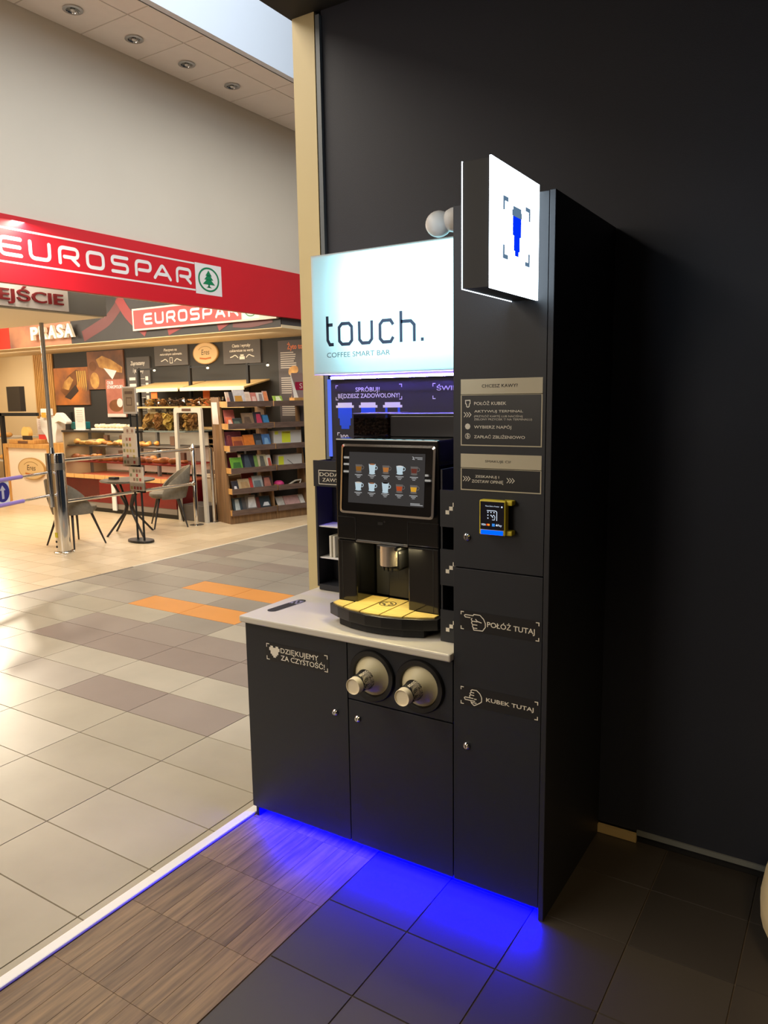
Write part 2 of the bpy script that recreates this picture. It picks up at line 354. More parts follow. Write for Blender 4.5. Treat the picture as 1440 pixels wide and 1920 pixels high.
# air vent in the well, downlights
v = thing('air_vent', 'small square recessed vent high on the bright skylight wall', 'vent', (-4.70, 3.3, 5.6))
fv = side(-4.70)
MB().frame(3.155, 3.385, 5.52, 5.80, .02, fv, .006).build('frame', mat('vent_frame', (225, 222, 216), .6), v)
MB().rect(3.175, 3.365, 5.54, 5.78, fv, .002).build('duct_opening', mat('vent_dark', (120, 116, 108), .8), v)
for i in range(4):
    MB().prism([(3.175, 5.56+.055*i), (3.365, 5.56+.055*i), (3.365, 5.575+.055*i), (3.175, 5.575+.055*i)], fv, .002, .005).build('slat', mat('vent_slat', (150, 146, 138), .6), v)
for i, wd in enumerate(('first downlight from the left', 'second downlight from the left', 'third downlight from the left', 'fourth downlight, the one nearest the jamb')):
    c = (-5.37, 2.485+.67*i, 5.196)
    d = thing('downlight', 'round recessed chrome %s in the tiled ceiling strip' % wd, 'ceiling light', c, 'downlights in the ceiling strip')
    MB().lathe([(.055, .0), (.085, -.004), (.088, -.012), (.06, -.014), (.055, .0)], c, n=20).build('rim', CHROME, d, smooth=40)
    MB().lathe([(.0, -.002), (.056, -.002)], c, n=16).build('reflector', mat('reflector', (150, 150, 145), .25, .8), d)
    MB().ell((c[0], c[1], c[2]-.012), .022, .022, .012).build('bulb', mat('bulb_frosted', (225, 222, 214), .3), d, smooth=60)
# glowing strips added behind the viewer for lit shelf edges mirrored in the screen
for xa, xb, z, w_ in ((-5.2, -4.98, 1.92, 'top'), (-5.2, -4.98, 1.83, 'middle'), (-5.2, -5.07, 1.73, 'lowest'), (-4.23, -3.84, 1.725, 'upper'), (-4.2, -3.8, 1.66, 'lower')):
    t = thing('mirrored_strip', 'white glowing strip added on the wall behind the viewer, %s one of the %s group' % (w_, 'first' if xa < -4.5 else 'second'), 'lamp', ((xa+xb)/2, -5.95, z))
    MB().box(xa, xb, -5.995, -5.93, z-.012, z+.012).build('housing', WHITE, t)
    MB().cyl((xa+.01, -5.915, z), (xb-.01, -5.915, z), .012, n=8).build('tube', emis('tube_light', (1, .95, .85), 9), t)
# ================================================================== KIOSK
F0 = front(0); FD = front(-.0005)
def lock(x, z, par):
    l = MB().lathe([(.011, 0), (.0125, .003), (.0125, .006), (.009, .010), (.008, .011), (.0, .011)], (x, 0, z), (0, -1, 0), 20).build('lock', CHROME, par, smooth=35)
    MB().poly([(x-.0012, z-.006), (x+.0012, z-.006), (x+.0012, z+.002), (x-.0012, z+.002)], F0, .0114).disc(x, z+.003, .0026, F0, .0114, 10).build('keyhole', MATB, l)
    return l
def door(name, x0, x1, z0, z1, par):
    return MB().box(x0+.0015, x1-.0015, 0, .018, z0+.0015, z1-.0015).build(name, KB, par, bevel=.001)
# lower cabinets
cl = thing('lower_cabinet', 'black lower cabinet on the left end with a heart sticker on its door', 'cabinet', (-1.035, .3, 0))
MB().box(-1.29, -.781, .0195, .60, .045, .853).build('body', KB2, cl)
MB().box(-1.272, -.781, .075, .58, 0, .045).build('plinth', MATB, cl)
MB().box(-1.276, -1.262, .006, .075, 0, .045).build('foot', MATB, cl)
dl = door('door', -1.29, -.781, .042, .853, cl); lock(-.841, .559, dl)
st = corners(MB(), -1.178, -.871, .712, .780, F0, .016, .0035, .0016).build('corner_marking', CREAMP, dl)
MB().rect(-1.183, -.867, .708, .784, F0, .0008).build('sticker', KP, dl)
hb = MB()   # stepped pixel heart
HR = ['.11..11.', '11111111', '11111111', '.111111.', '.111111.', '..1111..', '...11...']
for r, row in enumerate(HR):
    for c, ch in enumerate(row):
        if ch == '1': hb.rect(-1.163+.0067*c, -1.163+.0067*(c+1), .7725-.0068*(r+1), .7725-.0068*r, F0, .0016)
hb.build('heart', CREAMP, dl)
text('DZIĘKUJEMY', F0, -1.104, -.915, .7505, .7715, CREAMP, dl, .0016, weight=.012)
text('ZA CZYSTOŚĆ!', F0, -1.104, -.886, .7205, .7415, CREAMP, dl, .0016, weight=.012)
cm = thing('lower_cabinet', 'black middle cabinet with two cup holes above its door', 'cabinet', (-.56, .3, 0))
MB().box(-.779, -.337, .0195, .60, .045, .853).build('body', KB2, cm)
MB().box(-.781, -.335, .075, .58, 0, .045).build('plinth', MATB, cm)
door('cup_panel', -.78, -.336, .628, .853, cm)
dm = door('door', -.78, -.336, .042, .626, cm); lock(-.737, .556, dm)
# cup dispensers and the cups in them
CP = mat('paper_cup_white', (238, 226, 196), .5); CPB = mat('cup_print_black', (18, 18, 18), .5)
for cx, w in ((-.668, 'left'), (-.466, 'right')):
    d = thing('cup_dispenser', 'round %s cup dispenser with black ring and cream collar in the cabinet front' % w, 'cup dispenser', (cx, 0, .739), 'cup dispensers in the cabinet front')
    o = (cx, 0, .739); ax = (0, -1, 0)
    MB().lathe([(.098, 0), (.098, .008), (.094, .014), (.078, .013), (.073, .006), (.073, .0)], o, ax, 40).build('ring', SATB, d, smooth=40)
    MB().lathe([(.073, .004), (.068, .006), (.052, .022), (.043, .036), (.0385, .046), (.0375, .046), (.0375, .002)], o, ax, 40).build('collar', mat('collar_cream', (196, 186, 150), .5), d, smooth=40)
    c = thing('paper_cup', 'paper cup with black labyrinth print held bottom out in the %s dispenser' % w, 'paper cup', (cx, -.04, .739), 'paper cups in the dispensers')
    def R(h): return .0365-.0075*(h-.02)/.11
    MB().lathe([(R(h), h) for h in (.02, .05, .09, .118, .122)]+[(.0292, .127), (.0285, .1285), (.027, .128), (.0262, .1235), (.0, .1235)], o, ax, 32).build('cup_wall', CP, c, smooth=40)
    # printed sleeve: black bands with concentric contour lines
    bl = MB().lathe([(R(h)+.0004, h) for h in (.021, .05, .08, .104)], o, ax, 32).build('printed_sleeve', CPB, c, smooth=40)
    ln = MB()
    def P(th, h, e=.0008): r = R(h)+e; return Vector((cx+r*math.sin(th), -h, .739+r*math.cos(th)))
    def cyls(u, v, w=0): return P(u, v, .0008)
    for k in range(6):
        for q, sgn in ((.95, 1), (1.75, -1)):
            pts = [(q+(.10+.085*k)*math.cos(t)*1.15, .062+(.006+.0062*k)*math.sin(t)+.004*math.sin(3*t+k)*sgn) for t in [PI*2*i/20 for i in range(20)]]
            pts = [p for p in pts if .022 < p[1] < .103]
            for a, b in zip(pts, pts[1:]):
                if abs(a[0]-b[0])+abs(a[1]-b[1])*20 < .6:
                    A, B = P(*a), P(*b); t = (B-A).normalized(); n = Vector((A.x-cx, 0, A.z-.739)).normalized(); s = t.cross(n)*.0009
                    ln.add([A-s, A+s, B+s, B-s], [(0, 1, 2, 3)])
    ln.build('contour_lines', CP, c, stuff=True)
    wf = lambda u, v, off=0: P(v, .100-u, .001)
    text('touch.', wf, .004, .072, .06, .52, CP, c, name='lettering', weight=.03)
# tall column
co = thing('tall_cabinet', 'tall narrow black cabinet with a card reader and instruction panels', 'cabinet', (-.167, .3, 0))
MB().box(-.334, -.018, .0195, .626, .045, 2.341).build('body', KB2, co)
MB().box(-.018, 0, .0, .626, 0, 2.341).build('side_panel', KB2, co, bevel=.0015)
MB().box(-.335, -.018, .075, .58, 0, .045).build('plinth', MATB, co)
du = MB().box(-.3335, -.0195, 0, .018, 1.187, 2.339).build('upper_door', KB, co, bevel=.001); lock(-.283, 1.291, du)
dw = MB().box(-.3335, -.0195, 0, .018, .042, 1.183).build('lower_door', KB, co, bevel=.001); lock(-.283, .56, dw)
HDR = mat('panel_header', (204, 195, 168), .5)
p1 = MB().rect(-.306, -.03, 1.592, 1.804, F0).build('instruction_panel', KP, du)
MB().rect(-.306, -.03, 1.754, 1.804, F0, .0014).frame(-.306, -.03, 1.592, 1.756, .0035, F0, .0014).build('panel_border', HDR, p1)
def X1(x): return -.306+(x-138)/870*.276
def Z1(y): return 1.804-(y-112)/712*.212
def tx1(s, a, b, y0, y1, m, **k): return text(s, F0, X1(a), X1(b), Z1(y1), Z1(y0), m, p1, .0019, **k)
KT = mat('panel_text', (226, 221, 206), .5)
tx1('CHCESZ KAWY?', 372, 752, 170, 205, INK, weight=.004)
tx1('POŁÓŻ KUBEK', 288, 637, 353, 387, KT, weight=.012)
tx1('AKTYWUJ TERMINAL', 290, 812, 441, 474, KT, weight=.012)
tx1('(PRZYŁÓŻ KARTĘ LUB NACIŚNIJ', 288, 808, 496, 516, KT)
tx1('ZIELONY PRZYCISK ♡ NA TERMINALU)', 288, 905, 528, 556, KT)
tx1('WYBIERZ NAPÓJ', 288, 692, 604, 636, KT, weight=.012)
tx1('ZAPŁAĆ ZBLIŻENIOWO', 288, 835, 709, 741, KT, weight=.012)
ic = MB(); S = lambda pts, w=.0032, **k: ic.stroke([(X1(x), Z1(y)) for x, y in pts], w, F0, .0019, **k)
S([(188, 338), (248, 336)]); S([(194, 342), (194, 372), (204, 378), (206, 402), (214, 408), (226, 408), (234, 400), (236, 376), (244, 370), (244, 340)])
for k in range(3): S([(176+28*k, 464), (200+28*k, 490), (176+28*k, 516)], .0026)
ic.disc(X1(217), Z1(616), .0098, F0, .0019, 8); ic.ring(X1(217), Z1(720), .008, .0098, F0, .0019, 8)
ic.build('icon_marking', KT, p1)
text('$', F0, X1(204), X1(231), Z1(741), Z1(699), KT, p1, .0019, weight=.01)
p2 = MB().rect(-.306, -.03, 1.447, 1.566, F0).build('feedback_panel', KP, du)
MB().rect(-.306, -.03, 1.519, 1.566, F0, .0014).frame(-.306, -.03, 1.447, 1.521, .0035, F0, .0014).build('panel_border', HDR, p2)
def Z2(y): return 1.566-(y-918)/392*.119
text('SMAKUJE CI?', F0, X1(412), X1(690), Z2(1012), Z2(980), INK, p2, .0019)
text('ZESKANUJ I', F0, X1(302), X1(566), Z2(1177), Z2(1143), KT, p2, .0019, weight=.012)
text('ZOSTAW OPINIĘ', F0, X1(264), X1(612), Z2(1224), Z2(1192), KT, p2, .0019, weight=.012)
ch = MB()
for b0 in (166, 650):
    for k in range(3): ch.stroke([(X1(b0+28*k), Z2(1160)), (X1(b0+25+28*k), Z2(1186)), (X1(b0+28*k), Z2(1212))], .0026, F0, .0019)
ch.build('chevron_marking', KT, p2)
HAND1 = ['..##########........', '.#..........########.', '..####.....#........#', '.....#######....#...#', '....#...#..#...##...#', '....#####..#.##.....#', '.....#..#..#........#', '.....####..##......#.', '......#.#..#......#..', '......##############..']
def hand(par, u0, v1, pu, pv, strokes):
    b = MB()
    for pts in strokes: b.stroke([(u0+x*pu, v1-y*pv) for x, y in pts], .0032, F0, .0019)
    return b.build('pointing_hand', CREAMP, par)
for z0, z1, s, hs in ((.974, 1.037, 'POŁÓŻ TUTAJ', 0), (.709, .772, 'KUBEK TUTAJ', 1)):
    q = MB().rect(-.309, -.025, z0-.003, z1+.003, F0).build('direction_sticker', KP, dw)
    corners(MB(), -.306, -.028, z0, z1, F0, .012, .0032, .0019).build('corner_marking', CREAMP, q)
    text(s, F0, -.209 if not hs else -.211, -.043, z0+.0215, z0+.0395, CREAMP, q, .0019, weight=.012)
    u0, v1 = -.292, z1-.004
    if not hs: L = [[(1, 2), (0, 3), (1, 4.4), (7, 4.4)], [(1, 2), (10, 2), (11, .6), (18, .6), (22, 4), (24, 8), (24, 12), (21, 16), (11, 16.5), (10, 14)], [(9, 4.6), (8, 6), (9, 7.6), (15, 7.6)], [(9, 7.8), (8.4, 9.4), (9.6, 11), (15, 11)], [(10, 11.2), (9.4, 13), (11, 14.4), (15, 14.2)], [(13, 5), (15, 7), (20, 8)]]
    else: L = [[(1, 9.4), (0, 10.5), (1, 12), (13, 12)], [(1, 9.4), (11, 9.4)], [(7, 9), (6.4, 7.4), (7.6, 6), (12, 6.2)], [(8, 6), (7, 4.6), (8.4, 3.2), (12, 3.4)], [(8.6, 3), (8, 1.6), (9.6, .4), (15, .2), (19, 3), (21, 6.6), (21, 11), (18.5, 13), (15, 15), (12, 16.5), (9, 14.5), (8, 12.4)], [(12, 9.6), (15, 9.6)], [(9, 13.6), (15, 13.6)]]
    hand(q, u0, v1, .0032 if not hs else .0031, .0034, L)
# blue LED strip under all three cabinets
ls = thing('light_strip', 'blue glowing light strip under the black cabinets at the floor', 'light strip', (-.64, .04, .03))
MB().box(-1.255, -.022, .046, .060, .030, .0445).build('profile', mat('strip_profile', (60, 60, 64), .4), ls)
MB().add([(-1.215, .028, .0372), (-.03, .028, .0372), (-.03, .0435, .0358), (-1.215, .0435, .0358)], [(0, 1, 2, 3)]).build('diffuser', emis('led_blue_floor', (.0, .0, 1), 2200), ls)
MB().add([(-1.255, .026, .0385), (-.022, .026, .0385), (-.022, .0455, .0368), (-1.255, .0455, .0368)], [(3, 2, 1, 0)]).build('backing', mat('strip_backing', (40, 40, 44), .5), ls)
# worktop
wt = thing('worktop', 'white worktop of the coffee kiosk with a black oval slot', 'worktop', (-.82, .3, .855))
MB().box(-1.302, -.336, -.022, .628, .854, .882).build('slab', COUNTER, wt, bevel=.006)
ft = top(.882)
def slot(b, x0, y0, x1, y1, r, off):
    a = [(x1+r*math.cos(t), y1+r*math.sin(t)) for t in [PI*i/8 for i in range(9)]]+[(x0-r*math.cos(t), y0-r*math.sin(t)) for t in [PI*i/8 for i in range(9)]]
    return b.poly(a, ft, off)
slot(MB(), -1.228, .105, -1.216, .272, .024, .0008).build('waste_slot', MATB, wt)
b = MB()
for i in range(3):
    for j in range(3):
        if (i+j) % 2 == 0: b.rect(-1.232+.010*i, -1.225+.010*i, .225+.016*j, .237+.016*j, ft, .0014)
b.stroke([(-1.236, .22), (-1.238, .272), (-1.2, .274), (-1.2, .222)], .003, ft, .0014).build('slot_symbol', mat('slot_print', (170, 165, 190), .5), wt)
# back board
bp = thing('back_board', 'dark printed board behind the coffee machine with cup pictures', 'back board', (-.8, .615, .882))
MB().box(-1.262, -.336, .60, .629, .882, 1.853).build('board', mat('board_dark', (38, 38, 44), .5), bp)
FB = front(.60); BT = mat('board_text', (240, 240, 248), .5)
b = MB(); corners(b, -1.237, -.886, 1.741, 1.808, FB, .014, .0035, .0012); corners(b, -.737, -.42, 1.741, 1.807, FB, .014, .0035, .0012); corners(b, -1.233, -.9, 1.53, 1.596, FB, .014, .0035, .0012)
b.build('corner_marking', BT, bp)
text('SPRÓBUJ!', FB, -1.128, -1.0, 1.7775, 1.797, BT, bp, .0013, weight=.014)
text('BĘDZIESZ ZADOWOLONY!', FB, -1.224, -.898, 1.7505, 1.770, BT, bp, .0013, weight=.014)
text('ŚWIEŻ', FB, -.718, -.60, 1.7765, 1.796, BT, bp, .0013, weight=.014)
text('300', FB, -1.219, -1.172, 1.566, 1.586, BT, bp, .0013, weight=.01)
for k, x in enumerate((-1.188, -1.062, -.935)):
    MB().rect(x-.049, x+.049, 1.707, 1.718, FB).rect(x-.039, x+.039, 1.718, 1.730, FB).build('cup_lid_print', mat('lid_print', (246, 246, 250), .5), bp)
    b = MB()
    if k < 2:
        b.rect(x-.038, x+.038, 1.66, 1.707, FB).rect(x-.030, x+.030, 1.628, 1.66, FB).rect(x-.022, x+.022, 1.612, 1.628, FB)
    else: b.rect(x-.038, x-.026, 1.612, 1.707, FB).rect(x+.026, x+.038, 1.612, 1.707, FB)
    b.build('cup_print', BLUEP, bp)
MB().add([(-1.245, .5715, 1.8435), (-.337, .5715, 1.8435), (-.337, .575, 1.835), (-1.245, .575, 1.835)], [(0, 1, 2, 3)]).build('light_strip', emis('led_blue_line', (.22, .15, 1), 300), bp)
MB().box(-1.246, -.337, .5765, .5985, 1.834, 1.8525).build('strip_profile', mat('strip_profile', (60, 60, 64), .4), bp)
MB().box(-1.281, -1.266, .596, .604, 1.485, 1.836).build('gap_glow', emis('gap_glow_blue', (.12, .2, 1), .9), bp)  # glow painted in for the gap that the LED strip lights
# light box "touch."
lb = thing('light_box_sign', 'large white glowing light box sign with dark lettering above the machine', 'sign', (-.8, .56, 1.853))
b = MB().box(-1.283, -.336, .606, .626, 1.854, 2.362)
b.box(-1.283, -1.275, .506, .606, 1.854, 2.362).box(-1.275, -.336, .506, .606, 1.854, 1.862).box(-1.275, -.336, .506, .606, 2.354, 2.362).build('case', mat('case_white', (215, 218, 222), .5), lb)
MB().rect(-1.284, -.336, 1.8535, 2.3625, front(.503), 0).build('diffuser_face', diffuser('acrylic_face', (.9, .9, .9)), lb)
MB().rect(-1.12, -.336, 1.935, 2.350, front(.600), .004).build('led_panel', emis('led_panel', (.40, .90, 1), 5.4), lb)
FS = front(.503); SL = diffuser('vinyl_slate', (.05, .034, .05))
def sg(box, paths, w, closed=False):
    u0, v0, u1, v1 = box; b = MB()
    for pts in paths:
        b.stroke([(u0+x*(u1-u0), v0+y*(v1-v0)) for x, y in pts], w, FS, .002, closed=closed)
    return b.build('lettering', SL, lb)
c = .18
sg((-1.202, 1.981, -1.17, 2.102), [[(0, 1), (0, .16), (.35, 0), (1, 0)], [(0, .69), (.9, .69)]], .0142)
sg((-1.140, 1.980, -1.074, 2.066), [[(.22, 0), (.78, 0), (1, .17), (1, .83), (.78, 1), (.22, 1), (0, .83), (0, .17)]], .0142, True)
sg((-1.035, 1.980, -.972, 2.071), [[(0, 1), (0, .17), (.22, 0), (.78, 0), (1, .17), (1, 1)]], .0142)
sg((-.931, 1.979, -.866, 2.066), [[(1, .78), (.8, 1), (.22, 1), (0, .83), (0, .17), (.22, 0), (.8, 0), (1, .22)]], .0142)
sg((-.829, 1.974, -.766, 2.099), [[(0, 0), (0, 1)], [(0, .66), (.74, .66), (1, .53), (1, 0)]], .0142)
MB().rect(-.736, -.722, 1.974, 1.988, FS, .002).build('lettering', SL, lb)
SL2 = diffuser('vinyl_teal', (.10, .08, .09))
text('COFFEE SMART BAR', FS, -1.208, -.883, 1.926, 1.947, SL2, lb, .002, weight=.0)
# projecting cup sign
pj = thing('projecting_sign', 'square projecting light box sign with a blue cup symbol on the tall cabinet', 'sign', (-.092, -.18, 2.03))
MB().box(-.133, -.055, -.338, -.001, 2.034, 2.354).build('case', mat('case_black', (26, 28, 34), .5), pj)
LF = emis('sign_white', (.76, .9, 1), 6)
MB().box(-.055, -.050, -.341, -.001, 2.030, 2.358).build('lit_face', LF, pj)
MB().box(-.1352, -.1332, -.3395, -.001, 2.0325, 2.3555).build('lit_face', LF, pj)
FJ = side(-.050); SLJ = emis('slate_film', (.11, .19, .29), 1); 
b = corners(MB(), -.265, -.072, 2.115, 2.276, FJ, .036, .012, .0008); b.build('corner_marking', SLJ, pj)
MB().rect(-.204, -.134, 2.236, 2.252, FJ).rect(-.198, -.140, 2.252, 2.262, FJ).build('cup_lid_symbol', SLJ, pj)
MB().rect(-.199, -.139, 2.185, 2.236, FJ).rect(-.190, -.148, 2.145, 2.185, FJ).rect(-.182, -.156, 2.132, 2.145, FJ).build('cup_symbol', emis('sign_blue', (.0, .03, .95), 1), pj)
# white motion sensor on the column
se = thing('motion_sensor', 'small white rounded motion sensor on the side of the tall cabinet', 'sensor', (-.36, .1, 2.325))
MB().lathe([(.036, 0), (.0385, .01), (.0385, .05), (.034, .066), (.02, .078), (0, .08)], (-.334, .1, 2.325), (-1, 0, -.06), 28).build('mount', WHITE, se, smooth=50)
MB().ell((-.435, .095, 2.315), .045, .042, .042, 28, 14).build('sensor_head', WHITE, se, smooth=80)
# payment terminal
pt = thing('payment_terminal', 'yellow framed card payment terminal with a lit screen on the tall cabinet', 'payment terminal', (-.18, -.02, 1.31))
YEL = mat('terminal_yellow', (222, 202, 48), .45)
MB().box(-.2215, -.131, -.040, -.012, 1.312, 1.424).build('housing', YEL, pt, bevel=.004)
MB().box(-.205, -.140, -.012, -.0005, 1.33, 1.41).build('mounting_block', SATB, pt)
for z in (1.312, 1.408): MB().box(-.150, -.113, -.030, -.0005, z, z+.016).build('bracket', YEL, pt, bevel=.004)
FT = front(-.040)
MB().rect(-.217, -.1355, 1.330, 1.4195, FT, .0006).build('screen', mat('terminal_screen', (26, 26, 40), .15), pt)
MB().box(-.214, -.139, -.0425, -.0395, 1.3145, 1.328).build('led_bar', emis('led_blue_bar', (.0, .05, 1), 3), pt)
SW = emis('screen_white', (.75, .85, 1), .9)
text('Please Select a Product', FT, -.199, -.152, 1.4035, 1.4075, SW, pt, .001)
b = MB().disc(-.143, 1.4045, .0028, FT, .001, 12); b.stroke([(-.194, 1.391), (-.164, 1.391), (-.160, 1.388), (-.160, 1.360)], .0022, FT, .001)
for i in range(3):
    for j in range(3):
        if i+j < 3 or j == 0: b.rect(-.192+.0105*i, -.1885+.0105*i, 1.384-.0095*j, 1.3875-.0095*j, FT, .001)
b.stroke([(-.176, 1.372), (-.170, 1.378), (-.166, 1.371), (-.168, 1.362), (-.176, 1.362)], .0016, FT, .001).stroke([(-.180, 1.377), (-.172, 1.368)], .0016, FT, .001).build('keypad_symbol', SW, pt)
text('VISA', FT, -.2135, -.197, 1.342, 1.3485, SW, pt, .001, weight=.02)
MB().disc(-.192, 1.3455, .0036, FT, .001, 14).build('card_symbol', emis('sym_red', (.9, .08, .02), .9), pt)
MB().disc(-.187, 1.3455, .0036, FT, .0014, 14).build('card_symbol', emis('sym_orange', (1, .35, .03), .9), pt)
MB().rect(-.176, -.1665, 1.341, 1.350, FT, .001).build('card_symbol', emis('sym_blue', (.05, .3, .9), .8), pt)
b = MB().disc(-.1605, 1.3452, .0028, FT, .001, 12).rect(-.1604, -.1594, 1.3482, 1.3502, FT, .001).build('card_symbol', SW, pt)
text('Pay', FT, -.1565, -.1425, 1.340, 1.349, SW, pt, .001, weight=.01)
# coffee machine
cf = thing('coffee_machine', 'black automatic coffee machine with a chrome framed touch screen', 'coffee machine', (-.69, .35, .882))
x0, x1 = -.922, -.468; yf = .15
MB().box(x0, x1, yf, .56, 1.205, 1.598).build('housing', GLB, cf, bevel=.006)
MB().box(x0+.004, x1-.004, .30, .56, .90, 1.205).build('rear_body', GLB, cf)
for a, bb, in ((x0, -.832), (-.600, x1)):
    p = MB().box(a, bb, yf, .30, .905, 1.204).build('front_pillar', GLB, cf, bevel=.006)
    MB().box(a+.022 if a == x0 else bb-.026, a+.024 if a == x0 else bb-.024, yf-.0008, yf+.002, .96, 1.20).build('pillar_seam', MATB, p)
MB().box(-.832, -.600, yf-.001, yf+.006, 1.2, 1.206).build('trim_line', STEEL, cf)
for a, bb in ((x0, -.832), (-.600, x1)): MB().box(a+.002, bb-.002, yf-.0012, yf+.002, 1.294, 1.2965).build('housing_seam', MATB, cf)
for x in (-.833, -.599): MB().box(x-.0012, x+.0012, yf-.0012, yf+.002, 1.206, 1.296).build('housing_seam', MATB, cf)
MB().disc(-.70, 1.288, .004, front(yf), .0008, 12).build('sensor_eye', MATB, cf)
MB().box(-.826, -.76, .285, .299, .965, 1.204).build('niche_panel', MATB, cf)
MB().box(-.760, -.604, .27, .299, .965, 1.204).build('niche_panel', SATB, cf, bevel=.003)
MB().frame(-.715, -.648, 1.04, 1.10, .002, front(.27), .0008).build('service_flap_line', MATB, cf)
MB().box(-.72, -.63, .12, .27, 1.185, 1.2035).build('spout_mount', SATB, cf, bevel=.004)
MB().box(-.712, -.628, .135, .25, 1.105, 1.185).build('spout_body', SATB, cf, bevel=.012)
sc_ = MB(); n = 16
sc_.rings([[(-.672+.036*math.cos(PI+PI*i/n), .135+.034*math.sin(PI+PI*i/n), z) for i in range(n+1)] for z in (1.128, 1.203)], cap=False, closed=False)
sc_.build('chrome_spout_cover', mat('chrome_warm', (245, 228, 208), .22, .85), cf, smooth=60)
for i in range(3): MB().cyl((-.690+.018*i, .125, 1.128), (-.690+.018*i, .125, 1.106), .004, n=8).build('nozzle', MATB, cf)
# touch screen on the housing
FM = front(.128)
sn = MB().prism(rnd_path([(-.885, 1.318), (-.482, 1.318), (-.482, 1.574), (-.885, 1.574)], .014, True), front(.15), -.02, .022).build('touch_screen', mat('screen_glass', (6, 6, 8), .015), cf, bevel=.002)
b = MB(); o_ = rnd_path([(-.8885, 1.3145), (-.4785, 1.3145), (-.4785, 1.5775), (-.8885, 1.5775)], .016, True); i_ = rnd_path([(-.880, 1.323), (-.487, 1.323), (-.487, 1.569), (-.880, 1.569)], .011, True)
fm = front(.15); b.rings([[fm(u, v, -.02) for u, v in o_], [fm(u, v, .024) for u, v in o_], [fm(u, v, .026) for u, v in i_], [fm(u, v, .0225) for u, v in i_]], cap=False)
b.build('chrome_frame', CHROME, sn, smooth=40)
MB().rect(-.852, -.520, 1.356, 1.548, FM, .0008).build('display', emis('display_dark', (.042, .038, .036), 1), sn)
DW = emis('display_white', (.62, .78, .86), .75); DG = emis('display_grey', (.6, .6, .6), .55)
def cup(x, z, kind, col):
    s = 1.0; g = DW if kind != 'glass' else emis('display_glass', (.25, .22, .2), .5)
    h = .034 if kind == 'tall' else .027; w = .0155
    b = MB().poly([(x-w*.72, z-h/2), (x+w*.72, z-h/2), (x+w, z+h/2), (x-w, z+h/2)], FM, .0016).ring(x+w+.001, z+.003, .005, .0075, FM, .0016, 14)
    b.disc(x, z-h/2-.001, .014, FM, .0013, 18, .0035).build('drink_picture', g, sn)
    e = emis('drink_%d_%d_%d' % col, lin(col), .8)
    if kind == 'glass': MB().poly([(x-w*.66, z-h/2+.003), (x+w*.66, z-h/2+.003), (x+w*.84, z+h*.22), (x-w*.84, z+h*.22)], FM, .002).build('drink_fill', e, sn)
    else: MB().disc(x, z+h/2-.001, w*.82, FM, .002, 16, .0028).build('drink_fill', e, sn)
rows = [(1.488, [('glass', (150, 100, 40)), ('tall', (170, 110, 70)), ('glass', (190, 120, 60)), ('cup', (225, 225, 225)), ('glass', (110, 55, 45))]),
        (1.421, [('cup', (215, 205, 190)), ('cup', (150, 100, 70)), ('tall', (30, 20, 15)), ('glass', (190, 80, 40)), ('glass', (230, 170, 50))])]
for z, L in rows:
    for k, (kd, colr) in enumerate(L):
        x = -.806+.0605*k; cup(x, z, kd, colr)
        b = MB().rect(x-.017, x+.017, z-.0265, z-.0235, FM, .0016).rect(x-.010, x+.010, z-.0315, z-.0288, FM, .0016)
        b.rect(x-.006, x+.006, z-.0365, z-.0343, FM, .0016).build('caption_line', DG, sn)
b = MB().rect(-.562, -.531, 1.532, 1.535, FM, .0016).rect(-.552, -.531, 1.527, 1.529, FM, .0016).stroke([(-.573, 1.537), (-.566, 1.533), (-.571, 1.528), (-.563, 1.527)], .003, FM, .0016)
b.rect(-.576, -.536, 1.366, 1.369, FM, .0016).rect(-.576, -.524, 1.361, 1.364, FM, .0016).build('menu_marking', DG, sn)
for o_ in [sn]+list(sn.children):
    for v_ in o_.data.vertices:
        z_ = v_.co.z+ORG[o_.name].z-1.3145; v_.co.y += z_*.08
MB().rect(-.730, -.708, 1.2745, 1.2855, front(.15), .0008).build('logo_plate', MATB, cf)
# drip tray
ty = [(-.930, .102), (-.87, .07), (-.80, .045), (-.72, .032), (-.65, .034), (-.57, .05), (-.50, .078), (-.452, .108)]
ft_ = top(0)
MB().prism(ty+[(-.452, .29), (-.93, .29)], ft_, .912, .955).build('drip_tray', SATB, cf, bevel=.003)
MB().prism([(x*1.0, y+.012) for x, y in ty[1:-1]]+[(-.50, .29), (-.87, .29)], ft_, .8845, .912).build('tray_base', MATB, cf)
MB().box(-.90, -.50, .28, .55, .883, .905).build('foot_frame', MATB, cf)
SLATY = mat('drip_slat', (228, 204, 124), .35, rgb2=(206, 178, 96), scale=4, stretch=(2, 30, 1))
edges = [-.918, -.842, -.752, -.662, -.572, -.464]
def yfr(x):
    for (a, ya), (bq, yb) in zip(ty, ty[1:]):
        if a <= x <= bq: return ya+(yb-ya)*(x-a)/(bq-a)
    return .1
for a, bq in zip(edges, edges[1:]):
    hi = .145 if a < -.9 or bq > -.5 else .262
    a2, b2 = a+.0035, bq-.0035; m_ = (a2+b2)/2
    MB().prism([(a2, yfr(a2)+.010), (m_, yfr(m_)+.008), (b2, yfr(b2)+.010), (b2, hi), (a2, hi)], ft_, .9555, .9605).build('grate_slat', SLATY, cf)
b = MB().ring(-.710, .180, .030, .034, ft_, .962, 28)
for k in range(6): b.ring(-.710, .180, .010+.003*(k % 3), .022, ft_, .962, 4, a0=k*1.05, a1=k*1.05+.55)
b.build('cup_mark', MATB, cf)
